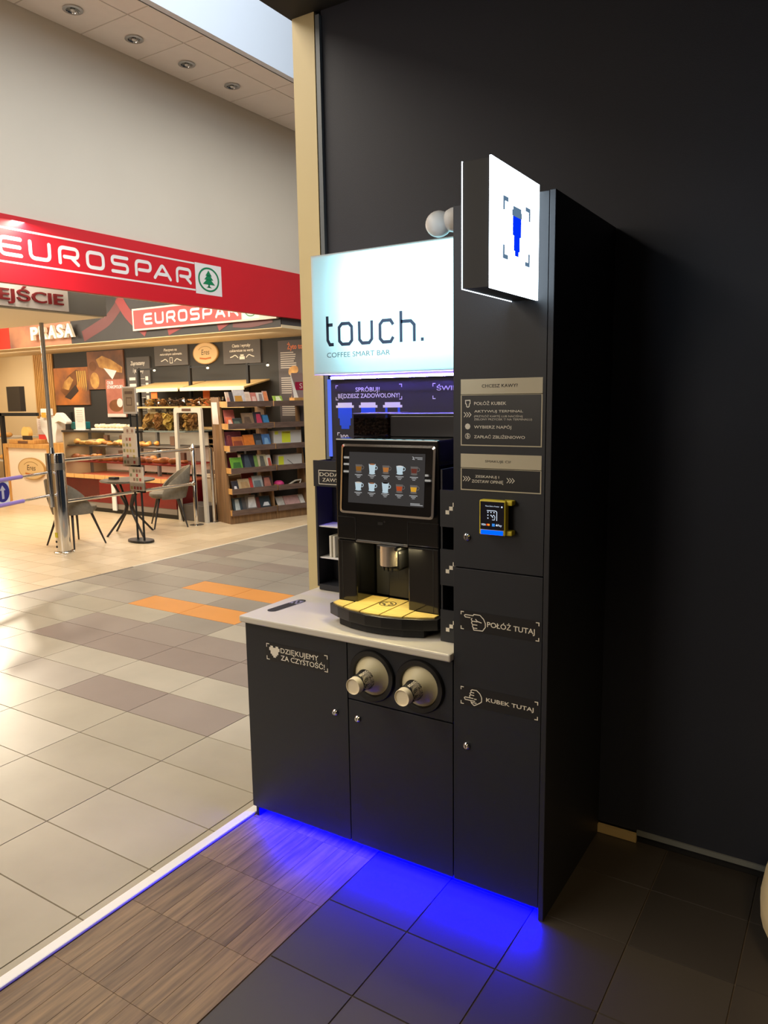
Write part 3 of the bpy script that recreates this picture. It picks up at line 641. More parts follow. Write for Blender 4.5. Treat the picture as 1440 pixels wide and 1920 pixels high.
# bean hoppers
SMOKE = glass('smoked_plastic', (.5, .42, .38))
hp = MB().box(-.935, -.775, .30, .46, 1.6, 1.683).build('bean_hopper', SMOKE, cf)
MB().box(-.938, -.772, .297, .463, 1.684, 1.690).build('hopper_lid', SATB, hp, bevel=.002)
b = MB(); random.seed(3)
for i in range(7):
    for j in range(6):
        for k in range(9): b.ell((random.uniform(-.925, -.786), random.uniform(.311, .45), 1.608+random.random()**1.3*.058), random.uniform(.006, .010), random.uniform(.006, .009), .006, 6, 4)
b.build('coffee_beans', mat('coffee_beans', (58, 34, 22), .45), hp, stuff=True)
hp = MB().box(-.770, -.485, .31, .48, 1.599, 1.680).build('bean_hopper', mat('hopper_dark', (26, 24, 28), .3), cf, bevel=.004)
MB().box(-.772, -.483, .308, .482, 1.681, 1.688).build('hopper_lid', SATB, hp, bevel=.002)
# small lamp under the screen lighting the tray
d_ = bpy.data.lights.new('tray_lamp', 'AREA'); d_.shape = 'RECTANGLE'; d_.size = .30; d_.size_y = .02; d_.energy = 2.0; d_.color = (1, .82, .42); o_ = bpy.data.objects.new('tray_lamp', d_); COL.objects.link(o_); o_.location = (-.69, .142, 1.195)
o_.rotation_euler = (0, 0, 0)
# condiment rack on the left
rk = thing('condiment_rack', 'narrow black condiment rack with white shelves left of the machine', 'rack', (-1.15, .53, .882))
MB().box(-1.272, -1.262, .47, .598, .90, 1.475).build('side_panel', KB2, rk)
MB().box(-1.02, -1.01, .47, .598, .90, 1.475).build('side_panel', KB2, rk)
MB().box(-1.262, -1.02, .585, .598, .90, 1.475).build('rear_panel', KB2, rk)
MB().box(-1.272, -1.01, .462, .47, 1.362, 1.478).build('header', KB, rk)
MB().box(-1.262, -1.02, .47, .585, .885, .91).build('bottom_panel', KB2, rk)
for z in (1.03, 1.175): MB().box(-1.262, -1.02, .48, .585, z, z+.006).build('shelf', WHITE, rk)
FR = front(.462)
MB().frame(-1.243, -1.04, 1.372, 1.436, .003, FR).build('header_border', CREAMP, rk)
text('DODATKI', FR, -1.236, -1.08, 1.409, 1.425, CREAMP, rk, .0012); text('ZAWSZE', FR, -1.222, -1.1, 1.385, 1.401, CREAMP, rk, .0012)
for x, w_ in ((-1.215, 'left'), (-1.195, 'right')): tag(MB().box(x, x+.012, .49, .55, 1.036, 1.135).build('sugar_sachet_box', mat('sachet_white', (225, 220, 205), .6), bevel=.002), 'white sachet holder on the lower shelf of the condiment rack, the %s one' % w_, 'sachet box', 'sachet holders in the condiment rack')
# lid rack on the right, between machine and column
lr = thing('lid_rack', 'black lid rack with stepped white pixel marks between machine and tall cabinet', 'rack', (-.385, .2, .882))
MB().box(-.434, -.428, .10, .40, .883, 1.50).build('side_panel', KB2, lr)
MB().box(-.428, -.337, .39, .40, .883, 1.50).build('rear_panel', KB2, lr)
for z0, z1 in ((.884, 1.0), (1.09, 1.22), (1.30, 1.43)):
    hd = MB().box(-.434, -.337, .094, .10, z0, z1).build('front_label', KB, lr)
    z = (z0+z1)/2; b = MB(); FL = front(.094); s = .014
    for k in range(3): b.rect(-.4+s*1.0*k-.012, -.4+s*(k+1)-.012, z-.02+s*k, z-.02+s*(k+1), FL)
    b.build('stepped_mark', CREAMP, hd); MB().box(-.428, -.337, .10, .39, z0, z0+.006).build('shelf', KB2, lr)
for z in (1.225, 1.435):
    tag(MB().lathe([(.03, 0), (.043, .004), (.043, .055), (.038, .06), (.0, .06)], (-.383, .17, z-.13+.012), (0, 0, 1), 20).build('cup_lid_stack', WHITE, smooth=40), 'stack of white cup lids in the %s tier of the lid rack' % ('middle' if z < 1.3 else 'top'), 'lid stack', 'cup lids in the lid rack')
# cream upholstered pouf at the right edge
pf = thing('pouf', 'cream rounded pouf at the right edge of the picture by the black wall', 'pouf', (.99, .34, 0))
MB().lathe([(.0, .035), (.27, .035), (.33, .055), (.362, .11), (.366, .17), (.355, .25), (.335, .33), (.29, .385), (.2, .40), (0, .40)], (.985, .30, 0), n=40).build('cushion', mat('cream_fabric', (226, 206, 160), .9, noise=.06, scale=30), pf, smooth=60)
for a in range(4): MB().box(.995+.30*math.cos(a*PI/2+2.9)-.02, .995+.30*math.cos(a*PI/2+2.9)+.02, .30+.30*math.sin(a*PI/2+2.9)-.02, .30+.30*math.sin(a*PI/2+2.9)+.02, 0, .04).build('foot', WALNUT, pf)
# ================================================================== SHOP ACROSS THE CORRIDOR
random.seed(21)
DARKW = mat('shop_dark_wall', (44, 43, 41), .7)
struct(MB().box(-12.48, -5.78, 6.9, 7.0, 0, 3.4).build('wall_far', DARKW))
struct(MB().box(-14.6, -12.48, 6.92, 7.0, 0, 3.4).build('wall_far_left', mat('shop_cream_wall', (228, 206, 166), .8)))
struct(MB().box(-14.6, -14.5, -4, 7, 0, 3.4).build('wall_shop_side', mat('shop_cream_wall', (228, 206, 166), .8)))
struct(MB().box(-14.6, -5.74, -4.1, -4.0, 0, 3.4).build('wall_shop_near', mat('shop_cream_wall', (228, 206, 166), .8)))
sc = struct(MB().box(-14.6, -5.75, -4, 7, 3.42, 3.5).build('ceiling_shop', mat('shop_ceiling', (214, 204, 186), .8)))
for i in range(14):
    for j in range(18): tile(sc, 'ceiling_panel', -14.5+.62*i, -14.5+.62*(i+1), -4+.62*j, -4+.62*(j+1), mat('shop_ceiling_tile', (220, 210, 192), .8), g=.008, z=3.418, h=-.006) if j > 10 else None
struct(MB().box(-14.5, -5.75, 5.66, 6.9, 2.68, 2.72).build('ceiling_soffit', mat('soffit_cream', (226, 204, 164), .7)))
struct(MB().box(-14.5, -5.75, 5.67, 6.9, 2.72, 3.42).build('wall_bulkhead', mat('bulkhead_grey', (78, 74, 72), .7)))
# printed panels on the bulkhead
FBH = front(5.655)
mu = thing('mural_panel', 'dark grey printed wall panel with swirling red ribbons above the bakery', 'mural', (-8, 5.66, 2.7))
MB().box(-10.15, -5.76, 5.655, 5.669, 2.69, 3.41).build('panel', mat('mural_grey', (44, 42, 44), .6, noise=.25, scale=1.5), mu)
RB = mat('ribbon_red', (126, 18, 22), .5); RB2 = mat('ribbon_dark_red', (88, 16, 20), .5)
for pts, m in (([(-9.85, 2.79), (-9.2, 3.0), (-8.95, 3.2), (-8.9, 3.32)], RB2), ([(-8.95, 3.32), (-8.75, 3.05), (-8.35, 2.78)], RB), ([(-7.9, 2.78), (-7.35, 2.95), (-7.1, 3.3)], RB), ([(-6.9, 2.78), (-6.5, 2.95), (-6.2, 3.3)], RB), ([(-6.6, 2.82), (-6.3, 2.79), (-5.9, 2.84)], RB2)):
    MB().stroke(rnd_path(pts, .4), .17, FBH, .001+.0015*abs(pts[0][0]+10)%.008).build('ribbon', m, mu)
mu2 = thing('mural_panel', 'warm brown and rose food photograph panel behind the white wall letters', 'mural', (-11, 5.66, 2.7))
MB().box(-11.86, -10.155, 5.655, 5.669, 2.69, 3.41).build('panel', mat('mural_brown', (196, 138, 104), .6, rgb2=(124, 84, 78), scale=1.7), mu2)
tag(MB().box(-13.2, -11.865, 5.652, 5.669, 2.69, 3.41).build('red_wall_panel', mat('bright_red', (226, 60, 50), .5)), 'plain bright red wall panel at the left end of the bulkhead', 'wall panel')
# the wall letters, each a thing
FLT = front(5.60); LW = mat('letter_white', (236, 228, 210), .5)
for ch_, u0, u1 in (('P', -11.09, -10.88), ('R', -10.85, -10.63), ('A', -10.62, -10.40), ('S', -10.38, -10.20), ('A', -10.19, -9.96)):
    o = text(ch_, FLT, u0, u1, 2.785, 3.0, LW, None, 0., 'wall_letter', weight=.04, extr=.05)
    tag(o, {'P': 'white raised letter P, first letter of the wall word', 'R': 'white raised letter R behind the thin pole', 'S': 'white raised letter S in the wall word'}.get(ch_, 'white raised letter A %s' % ('between letters R and S' if u0 < -10.4 else 'at the end of the wall word')), 'letter', 'raised letters on the bulkhead')
# strokes of the shop lettering, rounded
GL = {'E': ([[(1, 1), (0, 1), (0, 0), (1, 0)], [(.1, .5), (.95, .5)]], 0), 'U': ([[(0, 1), (0, 0), (1, 0), (1, 1)]], 0), 'R': ([[(0, 0), (0, 1), (1, 1), (1, .42), (.25, .42)], [(.62, .42), (1, 0)]], 0),
      'O': ([[(0, 0), (1, 0), (1, 1), (0, 1)]], 1), 'S': ([[(1, 1), (0, 1), (0, .52), (1, .52), (1, 0), (0, 0)]], 0), 'P': ([[(0, 0), (0, 1), (1, 1), (1, .38), (.2, .38)]], 0), 'A': ([[(0, 0), (.5, 1), (1, 0)], [(.26, .3), (.74, .3)]], 0)}
def glyph(chr_, u0, u1, v0, v1, w, fr, m, par, off):
    P, cl = GL[chr_]; b = MB(); h = w/2
    for pts in P:
        p = [(u0+h+x*(u1-u0-w), v0+h+y*(v1-v0-w)) for x, y in pts]
        b.stroke(rnd_path(p, min(u1-u0, v1-v0)*.28 if chr_ != 'A' else .03, bool(cl)), w, fr, off, closed=bool(cl), caps=True)
    return b.build('lettering', m, par)
def tree(u0, u1, v0, v1, fr, par, off, wm):
    MB().rect(u0, u1, v0, v1, fr, off).build('emblem_plate', wm, par)
    cu, cv = (u0+u1)/2, (v0+v1)/2; r = (u1-u0)*.40; q = (v1-v0)/(u1-u0)
    MB().ring(cu, cv, r*.86, r, fr, off+.002, 40, q=q).build('emblem_ring', GREEN, par)
    S = lambda x, y: (cu+x*r, cv+y*r*q); b = MB()
    for pts in ([(-.30, .30), (.30, .30), (0, .76)], [(-.43, -.02), (.43, -.02), (.14, .34), (-.14, .34)], [(-.58, -.40), (.58, -.40), (.2, 0), (-.2, 0)]): b.poly([S(*p) for p in pts], fr, off+.002)
    b.rect(*(lambda a, c: (a[0], c[0], a[1], c[1]))(S(-.08, -.62), S(.08, -.38)), fr, off+.002).poly([S(-.26, -.66), (S(.26, -.66)), S(.08, -.56), S(-.08, -.56)], fr, off+.002)
    b.build('emblem_tree', GREEN, par)
WSG = mat('sign_print_white', (226, 220, 216), .45)
fa = thing('fascia_sign', 'long red fascia sign with white lettering and green tree emblem over the shop entrance', 'sign', (-5.7, 3, 2.81))
MB().box(-5.76, -5.69, -5.5, 8.9, 2.81, 3.395).build('fascia_panel', RED, fa)
MB().box(-5.775, -5.761, -5.5, 8.9, 2.81, 3.395).build('bounce_panel', WHITE, fa)  # unseen white back added to keep red bounce off the canopy panel
FF = side(-5.69)
for z in (3.268, 2.978): MB().rect(-.3, 4.1, z, z+.018, FF, .0012).build('white_line', WSG, fa)
for chr_, a, b_ in (('E', 1.79, 2.016), ('U', 2.076, 2.302), ('R', 2.374, 2.604), ('O', 2.676, 2.892), ('S', 2.966, 3.185), ('P', 3.262, 3.484), ('A', 3.505, 3.755), ('R', 3.818, 4.046)):
    glyph(chr_, a, b_, 3.037, 3.212, .034, FF, WSG, fa, .0014)
tree(4.105, 4.52, 2.952, 3.292, FF, fa, .0014, WSG)
sg2 = thing('hanging_sign', 'smaller red shop sign with white border in front of the dark mural', 'sign', (-7.1, 5.6, 2.8))
MB().box(-8.57, -5.77, 5.585, 5.625, 2.795, 3.115).build('panel', mat('sign_white_edge', (205, 196, 186), .5), sg2)
FS2 = front(5.585)
MB().rect(-8.54, -6.38, 2.82, 3.09, FS2, .001).build('red_field', mat('sign2_red', (166, 18, 22), .45), sg2)
xx = -8.32
for chr_ in 'EUROSPAR':
    glyph(chr_, xx, xx+.19, 2.868, 3.035, .034, FS2, WSG, sg2, .003); xx += .243
tree(-6.36, -6.06, 2.82, 3.09, FS2, sg2, .001, WSG)
# entrance canopy with letters
cn = thing('entrance_canopy', 'grey entrance canopy with a white panel and dark red letters', 'canopy', (-7.6, 1.6, 2.65))
CG = mat('canopy_grey', (128, 126, 124), .6); 
MB().box(-9.2, -6.12, -1, 3.21, 2.655, 3.0).build('box', CG, cn)
MB().box(-9.18, -6.14, -.98, 3.19, 2.640, 2.6545).build('underside', mat('canopy_cream', (242, 228, 200), .6), cn)
MB().box(-6.118, -6.085, 1.0, 2.73, 2.66, 2.98).build('white_panel', mat('canopy_white', (230, 224, 220), .5), cn)
text('WEJŚCIE', side(-6.085), 1.72, 2.665, 2.716, 2.822, mat('letter_dark_red', (130, 22, 26), .4), cn, .0, weight=.014, extr=.02)
# slatted wood strip
sl = thing('slat_panel', 'vertical oak slat panel between the cream wall and the dark bakery wall', 'wall panel', (-12.8, 6.9, 1.4))
MB().box(-13.10, -12.49, 6.89, 6.905, 1.0, 2.68).build('backing', mat('slat_dark', (70, 50, 30), .7), sl)
for i in range(11): MB().box(-13.10+.056*i, -13.065+.056*i, 6.865, 6.89, 1.0, 2.68).build('slat', OAK, sl)
# pictures on the dark wall
FW = front(6.87)
def pic(name, label, cat, u0, u1, v0, v1, m): 
    t = thing(name, label, cat, ((u0+u1)/2, 6.88, v0)); MB().box(u0, u1, 6.87, 6.899, v0, v1).build('panel', m, t); return t
BREAD = mat('bread_tone', (214, 166, 92), .6, rgb2=(150, 98, 48), scale=6); CRUST = mat('crust_tone', (132, 82, 44), .6, noise=.4, scale=5)
p = pic('bread_picture', 'square photograph of a cut loaf on an orange board, lower left on the dark wall', 'picture', -12.47, -11.44, 1.70, 2.40, mat('pic_orange', (206, 122, 52), .6, rgb2=(92, 66, 54), scale=2.2))
MB().poly([(-12.30, 1.98), (-12.1, 1.82), (-11.75, 2.10), (-11.60, 2.30), (-11.78, 2.36), (-12.05, 2.24)], FW, .001).build('loaf_print', CRUST, p)
MB().poly([(-12.24, 2.02), (-12.16, 2.14), (-11.98, 2.24), (-11.88, 2.17), (-12.04, 1.98)], FW, .002).build('crumb_print', BREAD, p)
MB().poly([(-12.18, 1.85), (-11.82, 2.08), (-11.74, 1.96), (-12.0, 1.80)], FW, .0025).build('shade_print', mat('pic_dark', (60, 44, 36), .6), p)
b = MB()
for i in range(5): b.poly([(-11.78+.06*i, 2.33), (-11.76+.06*i, 2.02-.02*i), (-11.73+.06*i, 2.05), (-11.74+.06*i, 2.33)], FW, .003)
b.build('wheat_print', mat('wheat_tone', (196, 156, 78), .6), p, stuff=True)
p = pic('bread_picture', 'photograph of a rustic loaf with white cloth, right of the orange one', 'picture', -11.435, -10.425, 1.98, 2.665, mat('pic_brown', (150, 96, 60), .6, rgb2=(84, 58, 46), scale=2))
MB().poly([(-11.18, 2.52), (-11.0, 2.58), (-10.75, 2.5), (-10.46, 2.36), (-10.48, 2.26), (-10.8, 2.3), (-11.1, 2.38)], FW, .001).build('loaf_print', BREAD, p)
MB().poly([(-10.98, 2.36), (-10.62, 2.30), (-10.75, 2.15)], FW, .002).build('cloth_print', WHITEP, p)
MB().disc(-11.25, 2.14, .13, FW, .001, 16, .15).build('bun_print', BREAD, p); MB().disc(-11.28, 2.40, .11, FW, .001, 16, .09).build('bun_print', CRUST, p)
p = pic('bread_poster', 'tall pink brown poster with a sliced loaf and white lettering', 'poster', -10.91, -10.405, 1.475, 2.15, mat('poster_rose', (190, 120, 100), .6, rgb2=(150, 86, 70), scale=3)); 
p.location.y -= .031
for c_ in p.children: c_.location.y = 0
text('CHLEB', FW, -10.87, -10.70, 2.06, 2.12, WHITEP, p, .001, weight=.03); text('STAROPOLSKI', FW, -10.87, -10.45, 1.985, 2.045, WHITEP, p, .001, weight=.03)
MB().disc(-10.66, 1.68, .19, FW, .001, 20, .11).build('loaf_print', CRUST, p); MB().disc(-10.55, 1.73, .08, FW, .002, 16, .08).build('crumb_print', PAPER, p)
MB().rect(-10.91, -10.405, 1.475, 1.535, FW, .001).build('footer_strip', PAPER, p)
SLATE = mat('board_slate', (84, 80, 78), .6); CHALK = mat('chalk', (226, 220, 208), .6)
p = pic('menu_board', 'tall slate price menu board on the dark wall', 'menu board', -10.34, -9.745, 1.50, 2.52, SLATE)
text('Zapraszamy', FW, -10.24, -9.86, 2.36, 2.45, CHALK, p, .001, shear=.2, weight=.02); text('i polecamy', FW, -10.18, -9.9, 2.23, 2.33, CHALK, p, .001, shear=.2, weight=.02)
b = MB()
for i in range(6):
    z = 2.12-.11*i; b.rect(-10.29, -10.29+(.16, .17, .25, .14, .2, .18)[i], z, z+.05, FW, .001).rect(-10.02, -9.89, z+.02, z+.026, FW, .001).rect(-9.87, -9.80, z-.01, z+.06, FW, .001)
b.build('price_lines', CHALK, p, stuff=True)
p = pic('slate_board', 'grey slate board with white script and a jar drawing left of the oval sign', 'board', -9.608, -8.80, 2.343, 2.694, SLATE)
text('Pieczywo na', FW, -9.37, -9.05, 2.57, 2.63, CHALK, p, .001, shear=.2, weight=.02); text('naturalnym zakwasie.', FW, -9.47, -8.93, 2.505, 2.555, CHALK, p, .001, shear=.2, weight=.02)
def swirl(b, x, sgn): return b.stroke(rnd_path([(x, 2.41), (x+.06*sgn, 2.46), (x+.12*sgn, 2.43), (x+.17*sgn, 2.42)], .05), .014, FW, .001)
b = swirl(swirl(MB(), -9.28, -1), -9.12, 1); b.frame(-9.235, -9.165, 2.38, 2.48, .01, FW, .001).build('chalk_drawing', CHALK, p, stuff=True)
p = pic('slate_board', 'grey slate board with white script and a cake drawing right of the oval sign', 'board', -7.99, -7.20, 2.32, 2.685, SLATE)
text('Ciasta i wyroby', FW, -7.79, -7.40, 2.56, 2.625, CHALK, p, .001, shear=.2, weight=.02); text('cukiernicze na wagę.', FW, -7.85, -7.34, 2.49, 2.545, CHALK, p, .001, shear=.2, weight=.02)
b = swirl(swirl(MB(), -7.67, -1), -7.5, 1); b.rect(-7.64, -7.53, 2.385, 2.43, FW, .001).rect(-7.62, -7.55, 2.435, 2.46, FW, .001).build('chalk_drawing', CHALK, p, stuff=True)
def oval(name, label, cu, cv, ru, rv, Y, base_m):
    t = thing(name, label, 'sign', (cu, Y, cv-rv)); fr = front(Y)
    MB().prism([(cu+ru*math.cos(2*PI*i/40), cv+rv*math.sin(2*PI*i/40)) for i in range(40)], fr, -.014, .014).build('plate', mat('oval_rim', (176, 136, 76), .5), t)
    MB().disc(cu, cv, ru*.94, fr, .0155, 40, rv*.93).build('face', base_m, t)
    text('Eres', fr, cu-ru*.30, cu+ru*.34, cv-rv*.14, cv+rv*.34, mat('oval_ink', (66, 50, 36), .6), t, .017, shear=.15)
    MB().ring(cu, cv+rv*.05, ru*.56, ru*.60, fr, .017, 20, a0=.5, a1=2.65, q=rv/ru).build('arc_print', mat('oval_gold', (150, 116, 66), .6), t)
    MB().stroke([(cu-ru*.46, cv-rv*.44), (cu, cv-rv*.52), (cu+ru*.46, cv-rv*.44)], rv*.16, fr, .017).build('ribbon_print', mat('oval_orange', (190, 110, 50), .6), t)
    return t
OF = mat('oval_face', (216, 184, 132), .5)
oval('oval_sign', 'oval cream bakery sign on the dark wall between two slate boards', -8.392, 2.513, .285, .175, 6.885, OF)
p = pic('bread_info_poster', 'tall dark poster with orange heading and pictures of bread slices by the jamb', 'poster', -6.845, -5.75, 1.35, 2.63, mat('poster_slate', (76, 70, 72), .6))
text('Żyto to z', FW, -6.66, -6.30, 2.47, 2.60, mat('heading_orange', (206, 110, 66), .6), p, .001, weight=.03)
b = MB()
for z0, n in ((2.44, 8), (2.06, 8), (1.66, 6)):
    for i in range(n): b.rect(-6.80, -6.80+random.uniform(.24, .32), z0-.032*i, z0-.032*i+.016, FW, .001)
b.build('text_marking', mat('info_grey', (176, 168, 160), .6), p, stuff=True)
for x, z in ((-6.55, 2.17), (-6.52, 1.76), (-6.2, 2.1)): MB().prism(rnd_path([(x-.1, z-.07), (x+.09, z-.02), (x+.09, z+.06), (x, z+.085), (x-.1, z+.04)], .05, True), FW, .0005, .003).build('bread_print', BREAD, p)
# wall shelving of the bakery : uprights with lamp arms, two timber shelves
wsh = thing('wall_shelving', 'bakery wall shelving with black uprights, lamp arms and pale timber shelves', 'shelving', (-8.2, 6.5, 0))
for x in (-9.63, -8.40, -7.16):
    u = MB().box(x-.022, x+.022, 6.50, 6.545, 0, 2.30).build('upright', MATB, wsh)
    MB().box(x-.015, x+.40, 6.505, 6.535, 2.265, 2.29).build('lamp_arm', MATB, u); MB().ell((x+.40, 6.52, 2.255), .025, .02, .02).build('lamp_bulb', emis('warm_bulb', (1, .86, .6), 2), u)
TIM = mat('timber_pale', (220, 186, 128), .5, noise=.2, scale=4, stretch=(1, 12, 1))
for a, c_ in ((-9.62, -8.43), (-8.38, -7.02)):
    s_ = MB().add([(a, 6.28, 1.925), (c_, 6.28, 1.925), (c_, 6.86, 2.045), (a, 6.86, 2.045), (a, 6.28, 1.945), (c_, 6.28, 1.945), (c_, 6.86, 2.065), (a, 6.86, 2.065)], [(0, 3, 2, 1), (4, 5, 6, 7), (0, 1, 5, 4), (1, 2, 6, 5), (2, 3, 7, 6), (3, 0, 4, 7)]).build('sloping_shelf', TIM, wsh)
    MB().box(a, c_, 6.265, 6.28, 1.90, 1.955).build('shelf_lip', mat('lip_cream', (232, 218, 186), .5), wsh)
    MB().box(a, c_, 6.26, 6.86, 1.635, 1.66).build('shelf', TIM, wsh); MB().box(a, c_, 6.26, 6.86, 1.30, 1.32).build('shelf', TIM, wsh)
GLS = glass('clear_glass', (.96, .97, .95)); COOK = [mat('cookie_%d' % i, c, .7, noise=.25, scale=20) for i, c in enumerate([(206, 160, 84), (176, 122, 66), (224, 188, 96), (98, 68, 48), (210, 164, 86), (184, 134, 78)])]
for i, (x, w, k) in enumerate(((-9.2, .13, 0), (-8.93, .13, 1), (-8.63, .15, 3), (-8.24, .13, 1), (-7.93, .12, 5), (-7.70, .1, 3))):
    j = thing('biscuit_bowl', 'glass bowl of %s biscuits on the upper wall shelf, number %s from the left' % (('golden', 'brown', 'dark', 'brown', 'pale', 'dark')[i], ('one', 'two', 'three', 'four', 'five', 'six')[i]), 'bowl', (x, 6.38, 1.66), 'biscuit bowls on the wall shelf')
    MB().lathe([(w*.7, .002), (w*.95, .05), (w, .14)], (x, 6.40, 1.66), n=16).build('bowl', GLS, j, smooth=60)
    b = MB()
    for q in range(26): 
        r_ = w*.75*math.sqrt(random.random()); a_ = random.random()*6.3; b.ell((x+r_*math.cos(a_), 6.40+r_*math.sin(a_), 1.675+random.random()*.10), .035, .03, .016, 6, 4)
    b.build('biscuits', COOK[k], j, stuff=True)
for x, m in ((-9.02, 'orange tag propped on the brown biscuit bowl'), (-8.04, 'tall orange tag standing behind the pale biscuit bowl')):
    tag(MB().box(x-.07, x+.07, 6.30 if x < -8.5 else 6.5, 6.31 if x < -8.5 else 6.51, 1.79 if x < -8.5 else 1.661, 1.90 if x < -8.5 else 1.95).build('price_tag', mat('tag_orange', (238, 120, 50), .6)), m, 'price tag', 'orange tags on the wall shelf')
# low rear shelving behind the display case
rs = thing('rear_counter', 'rear bakery counter with timber shelves and white fronts behind the display case', 'counter', (-8.6, 6.4, 0))
MB().box(-12.4, -7.1, 6.55, 6.88, 0, .9).build('body', mat('rear_white', (236, 222, 196), .6), rs)
for z in (1.06, 1.15): MB().box(-9.1, -7.05, 6.3, 6.86, z, z+.02).build('shelf', TIM, rs)
for x in (-9.09, -8.1, -7.1): MB().box(x-.02, x+.02, 6.32, 6.54, 0, 1.08).build('support', GREY, rs)
MB().box(-9.05, -7.12, 6.5, 6.545, .0, .88).build('white_front', mat('rear_white', (236, 222, 196), .6), rs)
# display case
dc = thing('display_case', 'long glass bakery display case with red panels and pastry trays', 'display case', (-8.9, 5.9, 0))
X0, X1_ = -10.33, -7.70
MB().box(X0, X1_, 5.50, 6.25, 0, .072).build('plinth', mat('plinth_black', (34, 32, 32), .5), dc)
MB().box(X0, X1_, 5.46, 6.28, .072, .16).build('base', mat('case_grey', (128, 120, 112), .5), dc)
MB().box(X0, X1_, 5.455, 6.28, .16, .20).build('red_trim', DRED, dc)
MB().box(X0, -9.46, 5.46, 5.48, .20, .53).build('front_panel', mat('case_red_dark', (84, 20, 20), .2, noise=.2), dc)
MB().box(-9.45, X1_, 5.452, 5.472, .20, .53).build('front_panel', mat('case_red', (112, 12, 16), .3), dc)
MB().box(X0, X1_, 5.48, 6.28, .20, .54).build('body', DRED, dc)
MB().box(-9.12, -9.03, 5.425, 5.445, .055, .53).build('white_post', WHITE, dc)
REDW = mat('tray_redwood', (176, 86, 56), .4, noise=.2, scale=5)
MB().box(X0, X1_, 5.46, 6.25, .545, .565).build('base_tray', REDW, dc)
i = 0
x = -10.31
while x < X1_-.2:
    MB().box(x, x+.245, 5.445, 5.455, .535, .60).build('price_card', mat('card_orange', (226, 172, 104), .6, noise=.15, scale=30), dc); x += .258
for z, m, y0 in ((.81, mat('tray_red', (160, 40, 34), .4), 5.50), (1.06, mat('tray_dark', (76, 66, 58), .4), 5.54)):
    MB().box(X0+.02, X1_, y0, 6.2, z-.02, z).build('tray_shelf', m, dc)
for x in (X0+.02, -9.02, -8.62): MB().box(x-.02, x+.02, 5.95, 6.0, .565, 1.27).build('post', GREY, dc)
MB().box(X0, X0+.02, 5.48, 6.28, .54, 1.27).build('end_panel', mat('end_oak_grey', (176, 150, 112), .5), dc)
MB().box(X0, -8.62, 5.46, 6.25, 1.272, 1.30).build('top_slab', mat('top_black', (40, 38, 38), .3), dc)
MB().box(-8.62, X1_, 5.7, 6.25, 1.28, 1.30).build('top_glass_shelf', mat('glass_edge', (120, 130, 126), .15), dc)
for a, c_ in ((X0+.02, -9.36), (-9.35, -8.40), (-8.39, X1_)): MB().rect(a, c_, .60, 1.27, front(5.49), 0).build('glass_pane', GLS, dc)
MB().box(-10.2, -7.75, 6.2, 6.22, .60, 1.26).build('mirror_back', mat('case_back_white', (238, 226, 206), .5), dc)
# pastries, each its own
BUN = [mat('bun_%d' % i, c, .45, rgb2=d, scale=14) for i, (c, d) in enumerate([((224, 150, 60), (160, 90, 34)), ((206, 124, 50), (140, 74, 30)), ((236, 184, 96), (190, 120, 50)), ((186, 104, 46), (120, 62, 28))])]
proto = {}
def pastry(kind, loc, label, group, mt):
    key = (kind, mt)
    if key not in proto:
        b = MB()
        if kind == 'roll':
            b.ell((0, 0, .035), .07, .05, .035, 12, 7)
        elif kind == 'croissant':
            pts = [(.075*math.cos(t), .05*math.sin(t)-.02, .03) for t in [PI*i/8 for i in range(9)]]; b.tube(pts, [.008, .02, .027, .032, .034, .032, .027, .02, .008], 8)
        elif kind == 'ring': b.rings([[((.045+.022*math.cos(2*PI*k/8))*math.cos(a), (.045+.022*math.cos(2*PI*k/8))*math.sin(a), .022+.022*math.sin(2*PI*k/8)) for k in range(8)] for a in [2*PI*i/12 for i in range(13)]], cap=False)
        else: b.ell((0, 0, .028), .04, .04, .028, 8, 5)
        o = b.build('pastry', BUN[mt] if mt < 4 else mat('meringue', (240, 228, 196), .6), smooth=70); proto[key] = o
    else:
        o = proto[key].copy(); COL.objects.link(o)
    q_ = random.uniform(.9, 1.25) if kind != 'puff' else 1; o.scale = (q_, q_, q_*random.uniform(1, 1.4)); o.location = loc; o.rotation_euler = (0, 0, random.random()*6.3); tag(o, label, 'pastry', group); return o
for row in range(2):
    for i in range(11):
        x = -10.18+.165*i+random.uniform(-.02, .02)
        if -9.55 < x < -9.44: continue
        pastry(random.choice(['roll', 'croissant', 'roll', 'ring']), (x+.05*row, 5.64+.17*row, 1.0605), 'golden baked pastry on the upper dark tray of the display case', 'pastries on the upper tray', random.choice([0, 2, 0, 2]))
for row in range(2):
    for i in range(15):
        x = -10.2+.165*i+random.uniform(-.02, .02)
        pastry(random.choice(['roll', 'roll', 'croissant', 'ring']), (x+.05*row, 5.60+.17*row, .8105), 'orange brown baked pastry on the red middle tray of the display case', 'pastries on the red tray', random.choice([0, 1, 3, 1]))
for row in range(2):
    for i in range(9): pastry('puff', (-9.62+.085*i, 5.62+.085*row, 1.335), 'pale meringue on the plate above the display case', 'meringues on the case top', 4)
tag(MB().box(-9.70, -8.88, 5.56, 5.76, 1.3005, 1.334).build('serving_tray', mat('tray_white', (230, 222, 205), .4), bevel=.01), 'white serving tray of meringues on the black case top', 'tray')
for x, c_ in ((-9.92, 'left one on the upper tray'), (-9.2, 'right one on the upper tray')):
    pass
